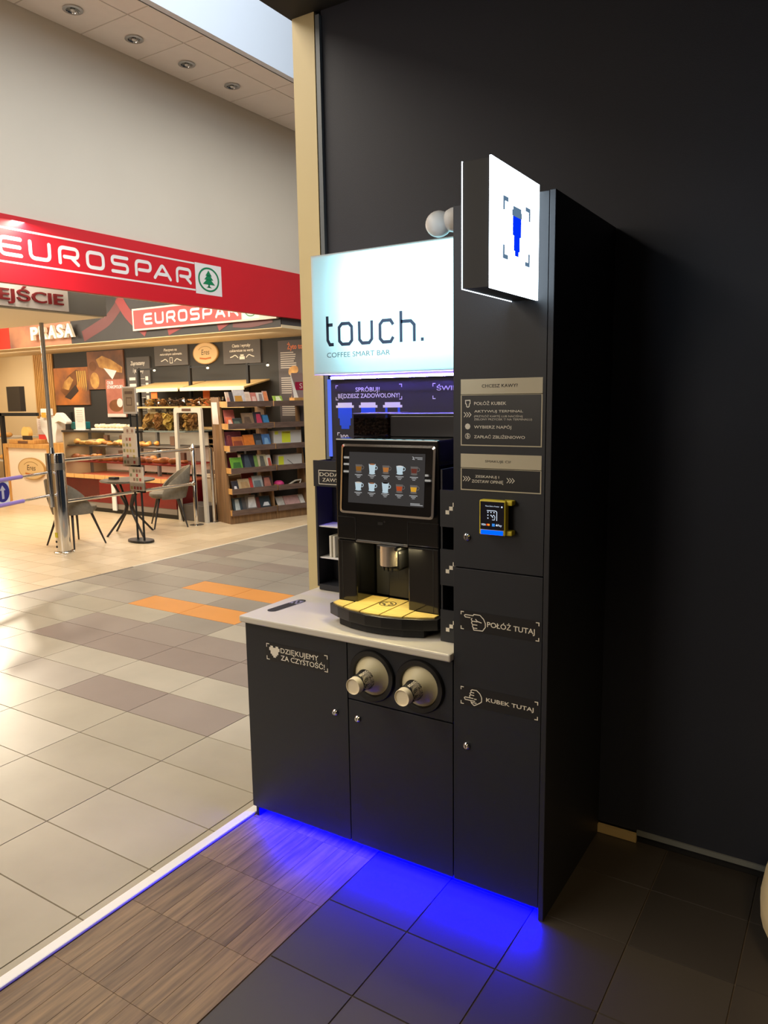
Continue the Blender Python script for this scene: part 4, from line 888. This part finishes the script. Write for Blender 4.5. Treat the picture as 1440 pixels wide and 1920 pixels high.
for k, (x, z) in enumerate(((-9.90, 1.061), (-9.50, 1.061), (-9.16, 1.061), (-8.3, 1.061), (-10.12, .811), (-9.55, .811), (-8.1, .811))):
    tag(MB().box(x-.05, x+.05, 5.98, 6.03, z, z+.14).build('price_tag', mat('tag_brown', (120, 84, 62), .6)), 'small brown price tag standing behind the pastries, %s' % ('first of four on the upper tray', 'second of four on the upper tray', 'third of four on the upper tray', 'last of four on the upper tray', 'first of three on the red tray', 'second of three on the red tray', 'last of three on the red tray')[k], 'price tag', 'price tags among the pastries')
# cookie jars on the glass shelf
for i, (a, c_) in enumerate(((-8.885, -8.645), (-8.63, -8.42), (-8.405, -8.20), (-8.10, -7.97), (-7.955, -7.83), (-7.82, -7.71))):
    j = thing('cookie_jar', 'tall square glass jar of %s cookies, %s from the left' % (('golden', 'reddish', 'pale yellow', 'dark', 'tan', 'light brown')[i], ('first', 'second', 'third', 'fourth', 'fifth', 'last')[i]), 'jar', ((a+c_)/2, 5.9, 1.30), 'cookie jars in a row')
    MB().box(a, c_, 5.84, 6.04, 1.301, 1.585).build('jar_glass', GLS, j)
    MB().box(a+.02, c_-.02, 5.86, 6.02, 1.586, 1.625).build('jar_lid', glass('lid_glass', (.8, .8, .78)), j)
    b = MB(); R_ = min(.055, (c_-a)*.33)
    for q in range(34):
        o_ = Vector((random.uniform(a+R_, c_-R_), random.uniform(5.87, 6.01), 1.325+.21*q/34)); d_ = Vector((random.uniform(-1, 1), random.uniform(-1.4, .2), random.uniform(-1, 1))).normalized(); b.cyl(o_-d_*.006, o_+d_*.006, R_*.86, n=9)
    b.build('cookies', COOK[(0, 1, 2, 3, 4, 5)[i]], j, stuff=True)
# counter with white front
ct = thing('bakery_counter', 'oak framed bakery counter with a white front', 'counter', (-11.35, 5.8, 0))
MB().box(-12.02, -10.70, 5.45, 6.1, .985, 1.05).build('counter_top', OAK, ct)
MB().box(-12.02, -11.93, 5.45, 6.1, 0, .985).build('side_panel', OAK, ct); MB().box(-10.76, -10.70, 5.45, 6.1, 0, .985).build('side_panel', OAK, ct)
MB().box(-11.93, -10.76, 5.49, 5.52, 0, .985).build('front_panel', mat('counter_front', (244, 226, 206), .5), ct)
MB().box(-10.70, -10.34, 5.5, 6.1, 0, 1.08).build('end_cabinet', OAK, ct)
oval('oval_sign', 'oval cream bakery sign on the white counter front', -11.25, .63, .385, .19, 5.474, OF)
bd = thing('cutting_board', 'thick wooden cutting board lying on the bakery counter', 'board', (-11.6, 5.6, 1.05)); MB().box(-11.95, -11.2, 5.52, 5.95, 1.0505, 1.12).build('board', OAK, bd, bevel=.01); MB().box(-11.66, -11.38, 5.512, 5.519, 1.06, 1.10).build('label_strip', mat('label_brown', (110, 76, 54), .6), bd)
tag(MB().cyl((-11.66, 5.66, 1.23), (-11.66, 5.74, 1.23), .108, n=28).build('cheese_wheel', mat('cheese', (240, 202, 116), .5), smooth=40), 'round yellow cheese wheel standing on the cutting board', 'cheese')
tag(MB().box(-11.56, -11.30, 5.545, 5.565, 1.1205, 1.19).build('price_tag', mat('tag_black', (44, 36, 34), .5)), 'black price tag in front of the cheese wheel', 'price tag')
tag(MB().box(-11.40, -11.16, 5.75, 5.80, 1.1205, 1.20).build('red_carton', mat('carton_red', (216, 66, 60), .5)), 'flat red carton behind the price tag on the board', 'carton')
def sheet(u0, u1, v0, v1, Y, label, n=7):
    t = thing('paper_notice', label, 'notice', ((u0+u1)/2, Y, v0)); fr = front(Y)
    MB().box(u0, u1, Y, Y+.008, v0, v1).build('sheet', PAPER, t); b = MB()
    for i in range(n): w_ = random.uniform(.5, .8)*(u1-u0)/2; z = v1-(v1-v0)*(.12+.6*i/n); b.rect((u0+u1)/2-w_, (u0+u1)/2+w_, z-.008, z, fr, .001)
    b.build('text_marking', mat('faint_ink', (160, 140, 136), .7), t, stuff=True)
    MB().box(u0-.01, u1+.02, Y-.03, Y+.06, v0-.008, v0).build('stand_foot', WHITE, t); return t
sheet(-11.56, -11.29, 1.21, 1.475, 5.84, 'white paper notice standing on the cutting board by the scale')
sheet(-10.14, -9.89, 1.309, 1.665, 5.6, 'tall white paper notice standing on the black case top')
# shop scale
sc2 = thing('shop_scale', 'white shop scale with an orange display on the bakery counter', 'scale', (-11.0, 5.75, 1.05))
MB().prism(rnd_path([(-11.25, 1.52), (-11.25, 1.30), (-11.12, 1.18), (-11.08, 1.051), (-10.86, 1.051), (-10.84, 1.22), (-10.80, 1.30), (-10.80, 1.53)], .05, True), front(5.76), -.12, .06).build('housing', WHITE, sc2, bevel=.01)
MB().prism(rnd_path([(-10.86, 1.50), (-10.76, 1.585), (-10.68, 1.57), (-10.50, 1.43), (-10.52, 1.385), (-10.72, 1.44), (-10.84, 1.40)], .03, True), front(5.74), -.06, .05).build('pan_arm', WHITE, sc2, bevel=.008)
MB().box(-11.16, -10.86, 5.66, 5.70, 1.535, 1.65).build('display_head', WHITE, sc2, bevel=.008); MB().rect(-11.13, -11.0, 1.50, 1.585, front(5.655), .001).build('display', emis('scale_orange', (1, .42, .05), 1.1), sc2)
tag(MB().box(-10.62, -10.36, 5.85, 6.05, 1.3005, 1.42).build('teal_box', mat('teal', (30, 120, 130), .5), bevel=.01), 'small teal box on the case top behind the scale', 'box')
tag(MB().box(-10.30, -9.98, 5.93, 6.12, 1.0605, 1.13).build('sandwich_tray', mat('tray_cream', (226, 204, 164), .5), bevel=.01), 'cream tray inside the left end of the display case', 'tray')
# black framed cabinet at the far left
bf = thing('chilled_cabinet', 'black framed glass food cabinet at the far left edge', 'display case', (-12.8, 5.7, 0))
for x in (-12.10, -13.9): MB().box(x-.035, x+.035, 5.5, 5.56, 0, 1.58).build('post', MATB, bf)
MB().box(-13.9, -11.05, 5.5, 5.56, 1.53, 1.585).build('top_rail', MATB, bf); MB().box(-11.08, -11.02, 6.15, 6.2, 0, 1.58).build('post', MATB, bf)
MB().box(-13.9, -12.05, 5.5, 6.4, .0, .25).build('base', mat('rear_white', (236, 222, 196), .6), bf)
for z in (.72, 1.12): MB().box(-13.9, -12.14, 5.55, 6.3, z, z+.02).build('shelf', LGREY, bf)
MB().box(-12.5, -12.1, 5.9, 6.0, 1.6, 2.05).build('back_screen', mat('screen_dark', (52, 48, 44), .5), bf)
for i in range(6): pastry('roll', (-13.2+.19*i, 5.7, 1.1405), 'yellow pastry in the black framed cabinet, top shelf', 'pastries in the black cabinet', 2)
for i in range(6): pastry('roll', (-13.2+.19*i, 5.7, .7405), 'yellow pastry in the black framed cabinet, lower shelf', 'pastries in the black cabinet', 2)
# shop ceiling lamp
cl_ = thing('ceiling_lamp', 'bright oblong ceiling lamp just under the red fascia', 'ceiling light', (-8.7, 5.5, 3.39))
MB().box(-8.95, -8.55, 5.35, 5.60, 3.375, 3.418).build('housing', WHITE, cl_); MB().box(-8.92, -8.58, 5.38, 5.57, 3.370, 3.3745).build('diffuser', emis('lamp_glow', (1, .9, .7), 6), cl_)
# ================================================================== BARRIER, SEATING, STANDS
bg = thing('gate_post', 'thick polished chrome gate post with base flange and yellow sticker', 'gate post', (-7.07, 3.13, 0))
MB().lathe([(0, 0), (.118, 0), (.118, .012), (.108, .02), (.083, .02), (.083, 1.15), (.08, 1.17), (0, 1.17)], (-7.07, 3.13, 0), n=28).build('post', CHROME, bg, smooth=40)
MB().cyl((-7.11, 3.04, .55), (-7.11, 3.04, 1.175), .028, n=14).build('hinge_tube', CHROME, bg, smooth=50)
MB().lathe([(.0845, .98), (.0845, 1.06)], (-7.07, 3.13, 0), n=28).build('collar_band', STEEL, bg, smooth=40)
MB().box(-7.100, -7.055, 3.044, 3.046, .19, .25).build('sticker', mat('sticker_yellow', (206, 196, 50), .5), bg)
for z in (.08, .14): MB().cyl((-7.085, 3.052, z), (-7.085, 3.044, z), .014, n=12).build('screw_cover', MATB, bg)
tp = thing('thin_pole', 'thin steel pole rising from the chrome gate post to the canopy', 'pole', (-7.10, 3.08, 1.17))
MB().cyl((-7.10, 3.09, 1.171), (-7.10, 3.09, 2.64), .024, n=12).build('pole', mat('pole_grey', (170, 166, 160), .35, .6), tp, smooth=50); MB().cyl((-7.10, 3.09, 1.171), (-7.10, 3.09, 1.24), .036, .026, n=14).build('socket', CHROME, tp, smooth=40)
rl = thing('barrier_rail', 'chrome barrier of two horizontal rails between thick post and slim post', 'barrier', (-7.1, 4.2, 0))
for z in (1.08, .594): MB().cyl((-7.1, 3.215, z), (-7.1, 5.24, z), .022, n=12).build('rail', CHROME, rl, smooth=50)
MB().lathe([(0, 0), (.10, 0), (.10, .008), (.03, .010), (.03, 1.115), (.02, 1.13), (.014, 1.15), (0, 1.155)], (-7.1, 5.265, 0), n=20).build('slim_post', CHROME, rl, smooth=40)
for z in (1.08, .594): MB().cyl((-7.1, 5.20, z), (-7.1, 5.25, z), .03, n=12).build('clamp', CHROME, rl, smooth=40)
p2_ = thing('slim_post', 'slim chrome barrier post beside the wooden bookshelf', 'barrier post', (-7.06, 5.50, 0))
MB().lathe([(0, 0), (.07, 0), (.07, .008), (.028, .010), (.028, 1.08), (0, 1.085)], (-7.07, 5.585, 0), n=20).build('post', CHROME, p2_, smooth=40)
ga = thing('swing_gate', 'swing gate arm of two chrome bars with lilac pads and a blue arrow disc', 'gate', (-7.08, 3.03, .6))
dr = Vector((.365, -.93, 0)).normalized(); a0 = Vector((-7.09, 3.0, 0))
for z in (.955, .69):
    MB().tube([a0+Vector((0, 0, z))+dr*t for t in (0, .1, 1.15)], .016, 10).build('bar', CHROME, ga, smooth=60)
    MB().cyl(a0+Vector((0, 0, z))+dr*.45, a0+Vector((0, 0, z))+dr*1.1, .022, n=12).build('pad', mat('lilac_pad', (150, 128, 205), .4), ga, smooth=60)
cd = a0+dr*.80+Vector((0, 0, .825))
nr = Vector((dr.y, -dr.x, 0)) if dr.y*1 < 0 else Vector((-dr.y, dr.x, 0))
nr = nr if nr.dot(Vector((.8, -2.2, 1.75))-cd) > 0 else -nr
fr_a = frm(cd, Vector((0, 0, 1)).cross(nr), (0, 0, 1))
MB().prism([(-.10, -.125), (.135, -.125), (.135, .125), (-.10, .125)], fr_a, -.004, .004).build('sign_plate', WHITE, ga)
MB().disc(.03, 0, .105, fr_a, .005, 32).build('blue_disc', mat('disc_blue', (36, 38, 130), .4), ga)
MB().poly([(.012, -.07), (.048, -.07), (.048, .02), (.075, .02), (.03, .075), (-.015, .02), (.012, .02)], fr_a, .006).build('arrow', mat('arrow_grey', (190, 190, 205), .4), ga)
# chairs : built facing +Y at the origin, legs .53 x .45
def chair(label):
    t = thing('dining_chair', label, 'chair', (0, 0, 0), 'grey velvet chairs at the bistro table')
    ring_ = lambda rx, ry, z, cy, n=24: [(rx*math.copysign(abs(math.cos(2*PI*i/n))**.8, math.cos(2*PI*i/n)), cy+ry*math.copysign(abs(math.sin(2*PI*i/n))**.8, math.sin(2*PI*i/n)), z) for i in range(n)]
    MB().rings([ring_(.15, .14, .405, .02), ring_(.215, .21, .415, .02), ring_(.235, .235, .445, .02), ring_(.23, .23, .478, .02), ring_(.19, .19, .492, .02)]).build('seat', FELT, t, smooth=60)
    rs_ = []; n = 18
    for i in range(n+1):      # wrap-round shell, arc from left front over the back to right front
        a = PI+(-.42+(PI+.84)*i/n); c_, s_ = math.cos(a), math.sin(a); f = max(0., math.sin(PI*(i/n))); h = .50+.34*f**.75
        lean = .09*(h-.42)/.42
        o = Vector((.243*c_, .238*s_-.0, .40)); tp_ = Vector(((.225+lean*.2)*c_, (.235)*s_-lean*1.0, h)); nrm = Vector((c_, s_, 0))
        mid = (o+tp_)/2+nrm*.018
        rs_.append([o-nrm*.02, o+nrm*.012, mid+nrm*.012, tp_+nrm*.010, tp_+Vector((0, 0, .012)), tp_-nrm*.022, mid-nrm*.026])
    MB().rings(rs_).build('backrest', FELT, t, smooth=50)
    LM = mat('chair_leg_black', (44, 38, 34), .4)
    for sx in (-1, 1):
        for sy in (-1, 1): MB().cyl((.14*sx, .13*sy, .412), (.27*sx, .225*sy, 0), .017, .010, n=10).build('leg', LM, t, smooth=50)
    return t
c1 = chair('grey velvet chair with its back to the thick chrome gate post'); c1.location = (-7.39, 3.525, 0)
c2 = dup(c1, (-7.44, 5.07, 0), math.atan2(-.60, -.80)+PI-PI, 'grey velvet chair on the far side of the bistro table, near the slim post')
c2.rotation_euler = (0, 0, PI-math.atan2(.60, .80))
# bistro table
tb = thing('bistro_table', 'small round dark bistro table with splayed crossing legs', 'table', (-7.37, 4.34, 0))
MB().lathe([(0, .705), (.30, .705), (.345, .715), (.35, .725), (.345, .735), (0, .735)], (-7.37, 4.34, 0), n=40).build('table_top', mat('table_top', (80, 76, 70), .3), tb, smooth=40)
for x, y in ((-7.467, 4.036), (-7.726, 4.393), (-6.996, 4.24), (-7.34, 4.686)):
    dx, dy = x+7.37, y-4.34
    MB().tube([(-7.37+dx*.62, 4.34+dy*.62, .704), (-7.37+dx*.22, 4.34+dy*.22, .46), (-7.37+dx*.12, 4.34+dy*.12, .38), (-7.37+dx*.20, 4.34+dy*.20, .30), (x, y, .0)], [.016, .016, .018, .016, .014], 8).build('leg', mat('chair_leg_black', (44, 38, 34), .4), tb, smooth=60)
tag(MB().box(-7.60, -7.48, 4.22, 4.30, .7355, .765).build('napkin_holder', mat('holder_dark', (56, 52, 50), .5), bevel=.004), 'small dark napkin holder on the bistro table', 'napkin holder')
# leaflet stand
lf = thing('leaflet_stand', 'tall black two pole leaflet stand with framed notice and brochure holders', 'stand', (-6.8, 4.05, 0))
MB().prism([(-6.80+.20*math.cos(a), 4.03+.125*math.sin(a)) for a in [2*PI*i/32 for i in range(32)]], top(0), 0, .03).build('base', SATB, lf, bevel=.008)
for x, z1 in ((-6.855, 1.60), (-6.735, 1.60)): MB().cyl((x, 4.03, .03), (x, 4.03, z1), .013, n=10).build('pole', MATB, lf, smooth=50)
fr4 = front(3.99)
nt_ = MB().box(-6.93, -6.685, 3.99, 4.005, 1.60, 1.93).build('notice_frame', mat('frame_silver', (190, 184, 178), .4), lf, bevel=.004)
MB().rect(-6.91, -6.705, 1.625, 1.91, fr4, .001).build('notice', mat('notice_tan', (150, 132, 112), .6, noise=.15, scale=14), nt_); MB().frame(-6.86, -6.755, 1.70, 1.80, .012, fr4, .002).rect(-6.88, -6.735, 1.84, 1.875, fr4, .002).build('notice_print', mat('notice_ink', (96, 78, 68), .6), nt_)
LEA = [mat('leaflet_%d' % i, c) for i, c in enumerate([(206, 192, 174), (170, 70, 62), (178, 160, 96), (128, 134, 104), (150, 116, 102)])]
for z0, z1, x0_, x1_, tilt in ((1.16, 1.44, -6.90, -6.70, .03), (.98, 1.36, -6.90, -6.64, .06), (.655, .95, -6.88, -6.63, .0)):
    h = MB().box(x0_-.01, x1_+.01, 3.975-tilt, 4.005-tilt, z0-.02, z0+.10).build('brochure_holder', glass('holder_clear', (.85, .85, .85)), lf)
    q = MB().box(x0_, x1_, 3.98-tilt, 3.995-tilt, z0, z1).build('leaflet', LEA[0], lf); fq = front(3.98-tilt)
    for i in range(4):
        for j in range(5):
            if random.random() < .55:
                u_ = x0_+.015+(x1_-x0_-.03)*i/4; v_ = z0+.015+(z1-z0-.03)*j/5; MB().rect(u_, u_+.036, v_, v_+.038, fq, .001).build('leaflet_picture', random.choice(LEA[1:]), q)
# anti-theft gate and pedestal
ag = thing('security_gate', 'light grey arch shaped anti-theft gate in front of the cookie jars', 'security gate', (-7.26, 5.38, 0))
b = MB(); o_ = rnd_path([(-7.665, 0), (-7.65, 1.652), (-7.10, 1.652), (-7.07, 0)], .05); i_ = rnd_path([(-7.61, 0), (-7.59, 1.58), (-7.16, 1.58), (-7.13, 0)], .03)
f5 = front(5.49); b.rings([[f5(*p, 0) for p in o_], [f5(*p, .04) for p in o_], [f5(*p, .04) for p in i_], [f5(*p, 0) for p in i_], [f5(*p, 0) for p in o_]], cap=False, closed=False); b.build('arch_frame', LGREY, ag, smooth=30)
MB().box(-7.475, -7.30, 5.445, 5.45, 1.602, 1.637).build('indicator', mat('indicator_brown', (90, 60, 46), .4), ag)
pd = tag(MB().box(-7.66, -7.16, 5.50, 5.88, 0, .235).build('pedestal_box', mat('pedestal_grey', (98, 92, 88), .5), bevel=.008), 'low grey box pedestal on the floor under the security gate', 'box')
cc = thing('checkout_counter', 'cream checkout counter end behind the security gate', 'counter', (-7.1, 6.0, 0))
MB().box(-7.62, -7.12, 5.95, 6.25, .0, .60).build('body', mat('checkout_cream', (206, 188, 158), .6), cc); MB().box(-7.63, -7.11, 5.93, 6.27, .60, .64).build('counter_top', mat('checkout_white', (240, 226, 200), .5), cc); MB().box(-7.30, -7.16, 5.943, 5.95, .02, .42).build('dark_opening', MATB, cc)
MB().box(-7.5, -7.14, 5.90, 5.93, .66, .72).build('conveyor_edge', mat('conveyor', (96, 92, 88), .5), cc); MB().box(-7.5, -7.16, 6.0, 6.2, .64, .98).build('white_hood', mat('checkout_white', (240, 226, 200), .5), cc)
tag(MB().ell((-7.27, 6.1, 1.095), .10, .06, .115, 14, 8).build('purple_bag', mat('purple', (104, 72, 160), .7), smooth=70), 'purple bag standing on the checkout counter left of the bookshelf', 'bag')
# ------------------------------------------------ bookshelves : local frame, u along the front, d into the depth
TH = math.radians(18.6); UA = Vector((math.sin(TH), math.cos(TH), 0)); DA = Vector((-math.cos(TH), math.sin(TH), 0))
def B3(u, d, z): return Vector((-6.69, 5.536, 0))+UA*u+DA*d+Vector((0, 0, z))
class LB(MB):
    def lbox(s, u0, u1, d0, d1, z0, z1, dt=0.):   # dt: depth offset of the top face
        p = [B3(u, d+(dt if z == z1 else 0), z) for z in (z0, z1) for u, d in ((u0, d0), (u1, d0), (u1, d1), (u0, d1))]
        return s.add(p, [(0, 3, 2, 1), (4, 5, 6, 7), (0, 1, 5, 4), (1, 2, 6, 5), (2, 3, 7, 6), (3, 0, 4, 7)])
LZ = [1.729, 1.421, 1.112, .799, .507, .198]; LD = [-.035, -.038, -.056, -.063, -.070, -.042]; PDEP = lambda z: .215*z/1.79
def panel(par, u0, u1, deep=.43, name='side_panel'):
    b = LB(); p = [B3(u, d, z) for u in (u0, u1) for d, z in ((0, 0), (deep, 0), (deep+(.04 if deep > .4 else .005), 1.79), (.22, 1.79))]
    b.add(p, [(0, 1, 2, 3), (7, 6, 5, 4), (0, 4, 5, 1), (1, 5, 6, 2), (2, 6, 7, 3), (3, 7, 4, 0)]); return b.build(name, WALNUT, par)
def unit(label, ua, ub, levels, left):
    t = thing('bookshelf', label, 'bookshelf', tuple(B3((ua+ub)/2, .2, 0)))
    if left: panel(t, ua, ua+.03)
    panel(t, ub-.03, ub, .43 if left else .255)
    LB().lbox(ua+.03 if left else ua, ub-.03, .0, .02, .0, .12).build('kick_board', WALNUT, t)
    for k in levels:
        z, d = LZ[k], LD[k]; u0 = ua+.005 if left else ua+.012
        LB().lbox(u0, ub-.008, d, d+.018, z-.078, z).build('tray_lip', WALNUTH, t)
        LB().lbox(u0, u0+.016, d+.018, PDEP(z)+.02, z-.078, z).build('tray_end', OAK, t)
        LB().lbox(u0+.016, ub-.008, d+.018, .40 if left else .25, z-.078, z-.060, .0).build('tray_shelf', WALNUT, t)
    return t
bs1 = unit('wooden bookshelf with sloping sides full of books and magazines', 0, .74, range(6), True)
bs2 = unit('wooden bookshelf next to the jamb holding boxes and few books', .742, 1.32, range(6), False)
MB().add([B3(-.002, .45, 1.72), B3(-.002, .275, 1.72), B3(-.002, .24, 1.41), B3(-.002, .43, 1.41)], [(0, 1, 2, 3)]).build('paper_note', PAPER, bs1)
def bmat(c): return mat('cover_%d_%d_%d' % c, c, .45, noise=.25, scale=18)
def book(k, u, w, h, c, c2=None, lab='', d=None, tilt=.075, th=.018, grp='books and magazines on the wooden shelves'):
    z0 = LZ[k]-.0595; d = (LD[k]+.05 if d is None else d)
    t = thing('book', lab, 'book', tuple(B3(u+w/2, d, z0)), grp)
    LB().lbox(u, u+w, d, d+th, z0, z0+h, tilt).build('cover', bmat(c), t)
    LB().lbox(u+.004, u+w-.004, d+.003, d+th-.003, z0+.004, z0+h+.0006, tilt).build('pages', PAPER, t)
    if c2:
        A = lambda uu, zz: B3(uu, d+tilt*zz/h-.001, z0+zz); a_, b_ = random.uniform(0, .25), random.uniform(.7, 1); l_, r_ = random.uniform(.02, .35), random.uniform(.55, .97)
        MB().add([A(u+w*a_, h*l_), A(u+w*b_, h*l_), A(u+w*(b_-random.uniform(0, .2)), h*r_), A(u+w*(a_+random.uniform(0, .2)), h*r_)], [(0, 1, 2, 3)]).build('cover_picture', bmat(c2), t)
    return t
BK = [
 (0, .02, .07, .19, (228, 206, 190), (220, 160, 140), 'thin pale pink magazine at the left end of the top tray'),
 (0, .09, .05, .19, (70, 66, 74), None, 'thin dark book between pale magazines on the top tray'),
 (0, .15, .17, .22, (216, 212, 216), (206, 150, 60), 'tall white magazine with an orange picture on the top tray'),
 (0, .33, .09, .19, (236, 220, 205), (226, 200, 180), 'cream book right of the tall white magazine'),
 (0, .42, .09, .18, (196, 120, 110), (226, 190, 180), 'rose patterned book in the middle of the top tray'),
 (0, .52, .11, .18, (220, 212, 206), (150, 140, 140), 'white book with a grey picture on the top tray'),
 (0, .63, .09, .20, (176, 150, 150), (226, 140, 90), 'book with an orange sunset cover at the right of the top tray'),
 (1, .03, .08, .15, (226, 110, 70), (240, 200, 180), 'small orange and white book on the second tray'),
 (1, .12, .14, .13, (60, 66, 60), (96, 110, 96), 'low dark green book on the second tray'),
 (1, .27, .17, .20, (150, 118, 86), (110, 84, 64), 'tan book with brown figures on the second tray'),
 (1, .46, .12, .21, (60, 50, 58), (206, 60, 90), 'dark book with a red pink title on the second tray'),
 (1, .59, .12, .17, (36, 60, 84), (60, 130, 180), 'blue black book at the right of the second tray'),
 (2, .03, .05, .20, (116, 36, 36), None, 'narrow dark red book at the left of the third tray'),
 (2, .09, .17, .18, (206, 110, 40), (140, 60, 30), 'orange book with dark red figures on the third tray'),
 (2, .27, .16, .20, (222, 120, 30), None, 'plain bright orange book on the third tray'),
 (2, .44, .12, .21, (44, 44, 50), (90, 96, 104), 'dark book with a faint photo on the third tray'),
 (2, .57, .14, .20, (70, 110, 160), (120, 160, 196), 'light blue book at the right of the third tray'),
 (3, .05, .17, .20, (110, 166, 50), (60, 110, 40), 'bright green children book on the fourth tray'),
 (3, .23, .18, .24, (36, 36, 48), (70, 80, 90), 'dark blue large book on the fourth tray'),
 (3, .42, .05, .21, (120, 150, 70), None, 'narrow olive green book on the fourth tray'),
 (3, .48, .14, .22, (196, 180, 140), (100, 96, 84), 'cream book with a grey drawing on the fourth tray'),
 (3, .63, .08, .21, (226, 214, 196), (190, 80, 60), 'white book with small red mark at the right of the fourth tray'),
 (4, .05, .09, .16, (50, 44, 50), (220, 214, 210), 'dark book with a white moon on the fifth tray'),
 (4, .15, .17, .18, (206, 176, 130), (190, 150, 100), 'sand coloured book on the fifth tray'),
 (4, .33, .04, .19, (196, 60, 50), None, 'narrow red spine on the fifth tray'),
 (4, .38, .15, .21, (176, 176, 170), (110, 120, 120), 'grey green photo book on the fifth tray'),
 (4, .55, .14, .19, (70, 46, 40), (180, 110, 90), 'dark brown book with a portrait on the fifth tray'),
 (5, .06, .14, .22, (56, 66, 70), (190, 196, 190), 'dark teal book with a pale figure on the bottom tray'),
 (5, .21, .05, .22, (90, 84, 80), None, 'narrow grey book on the bottom tray'),
 (5, .27, .16, .24, (120, 110, 100), (220, 214, 206), 'grey book with white streaks on the bottom tray'),
 (5, .44, .05, .20, (110, 50, 40), None, 'narrow rust red book on the bottom tray'),
 (5, .50, .16, .21, (46, 56, 60), (216, 216, 214), 'dark book with a white castle on the bottom tray'),
]
for i_, a in enumerate(BK):
    nx = BK[i_+1][1] if i_+1 < len(BK) and BK[i_+1][0] == a[0] else .705
    a = (a[0], max(a[1], .034))+a[2:]; book(a[0], a[1], min(a[2]+.012, nx-a[1]-.002), a[3], a[4], a[5], a[6])
BK2 = [(1, .06, .16, .25, (230, 130, 120), None, 'pink booklet behind the tan book on the second tray'), (2, .06, .26, .25, (190, 110, 130), (120, 60, 90), 'mauve patterned book behind the orange ones on the third tray'), (3, .05, .2, .26, (150, 70, 80), None, 'plum book behind the green children book'), (4, .3, .2, .24, (170, 70, 50), (210, 190, 150), 'rust coloured book behind the grey green photo book'), (5, .16, .28, .27, (206, 130, 60), (236, 210, 150), 'orange book lying behind on the bottom tray')]
for a in BK2: book(a[0], a[1], a[2], a[3], a[4], a[5], a[6], d=.14)
# second unit contents
book(0, .80, .15, .13, (150, 186, 70), (230, 240, 200), 'green and white book on top of the unit next to the jamb')
def bx(k, u0, u1, d0, d1, h, c, name, lab, cat, lid=None):
    z0 = LZ[k]-.0595; t = thing(name, lab, cat, tuple(B3((u0+u1)/2, d0, z0))); LB().lbox(u0, u1, d0, d1, z0, z0+h).build('carton', mat('carton_%d_%d_%d' % c, c, .6), t); return t
for k, h, ww in ((2, .235, 'upper'), (3, .19, 'lower')):
    u0 = .80 if k == 2 else .86; t = bx(k, u0, 1.28, .10, .25, h, (216, 208, 196), 'carton_box', '%s white grey carton box with a yellow label on the shelf by the jamb' % ww, 'box'); z0 = LZ[k]-.0595
    A = lambda u, z: B3(u, .099, z0+z)
    MB().add([A(u0+.14, h*.25), A(u0+.29, h*.25), A(u0+.29, h*.95), A(u0+.14, h*.95)] if k == 2 else [A(u0+.01, h*.1), A(u0+.10, h*.1), A(u0+.10, h*.9), A(u0+.01, h*.9)], [(0, 1, 2, 3)]).build('yellow_label', mat('label_yellow', (230, 232, 60), .6), t)
    if k == 2: MB().add([A(u0+.02, h*.78), A(u0+.08, h*.78), A(u0+.08, h*.98), A(u0+.02, h*.98)], [(0, 1, 2, 3)]).build('yellow_label', MATS['label_yellow'], t); 
    MB().add([A(u0+.16, h*.84), A(u0+.28, h*.84), A(u0+.28, h*.90), A(u0+.16, h*.90)] if k == 2 else [A(u0+.16, h*.6), A(u0+.26, h*.2), A(u0+.27, h*.22), A(u0+.17, h*.62)], [(0, 1, 2, 3)]).build('label_print', mat('print_red', (206, 70, 50), .6) if k == 2 else GREY, t)
q = B3(.86, .10, LZ[4]-.0595+.055); tag(MB().ell(tuple(q), .085, .075, .055, 12, 7).build('pink_bundle', mat('pink', (230, 66, 130), .6, noise=.3, scale=20), smooth=70), 'bright pink wrapped bundle on the shelf by the jamb', 'bundle')
b = MB().tube([B3(1.0, .1, LZ[4]-.045), B3(1.15, .1, LZ[4]+.02), B3(1.25, .1, LZ[4]+.03), B3(1.22, .1, LZ[4]-.045)], .014, 8)
tag(b.build('cream_handle', mat('handle_cream', (220, 206, 180), .5), smooth=60), 'bent cream coloured handle lying right of the pink bundle', 'handle')
for i, (u, w, c, l) in enumerate(((.80, .12, (200, 190, 176), 'pale grey magazine at the left of the lowest shelf by the jamb'), (.93, .26, (206, 160, 150), 'large rose magazine on the lowest shelf by the jamb'), (1.2, .08, (226, 216, 200), 'white magazine at the right of the lowest shelf by the jamb'))): book(5, u, w, .17, c, None, l, tilt=.12)
# brochure sign on top of the second unit
bsn = thing('brochure_sign', 'leaning white card sign with a crimson band in a wooden foot on the bookshelf', 'sign', tuple(B3(1.15, .1, 1.72)))
zt = LZ[0]-.0595
LB().lbox(1.12, 1.29, .0, .14, zt, zt+.10).build('wooden_foot', OAK, bsn)
def S3(d, z): return B3(1.16, d, z)
b = MB(); b.add([B3(1.13, .03, zt+.1), B3(1.21, .03, zt+.1), B3(1.08, .03, zt+.46), B3(1.075, .03, zt+.46)], [(0, 1, 2, 3)]).build('card_edge', mat('card_white', (245, 240, 230), .6), bsn)
LB().lbox(1.10, 1.36, .034, .04, zt+.1, zt+.46).build('card', mat('card_grey', (150, 128, 124), .6), bsn)
A = lambda u, z: B3(u, .033, zt+z)
MB().add([A(1.16, .21), A(1.36, .21), A(1.36, .33), A(1.16, .33)], [(0, 1, 2, 3)]).build('crimson_band', mat('crimson', (160, 20, 60), .5), bsn)
text('S', frm(A(1.235, .235), UA, (0, 0, 1)), 0, .05, 0, .075, PAPER, bsn, .0015)
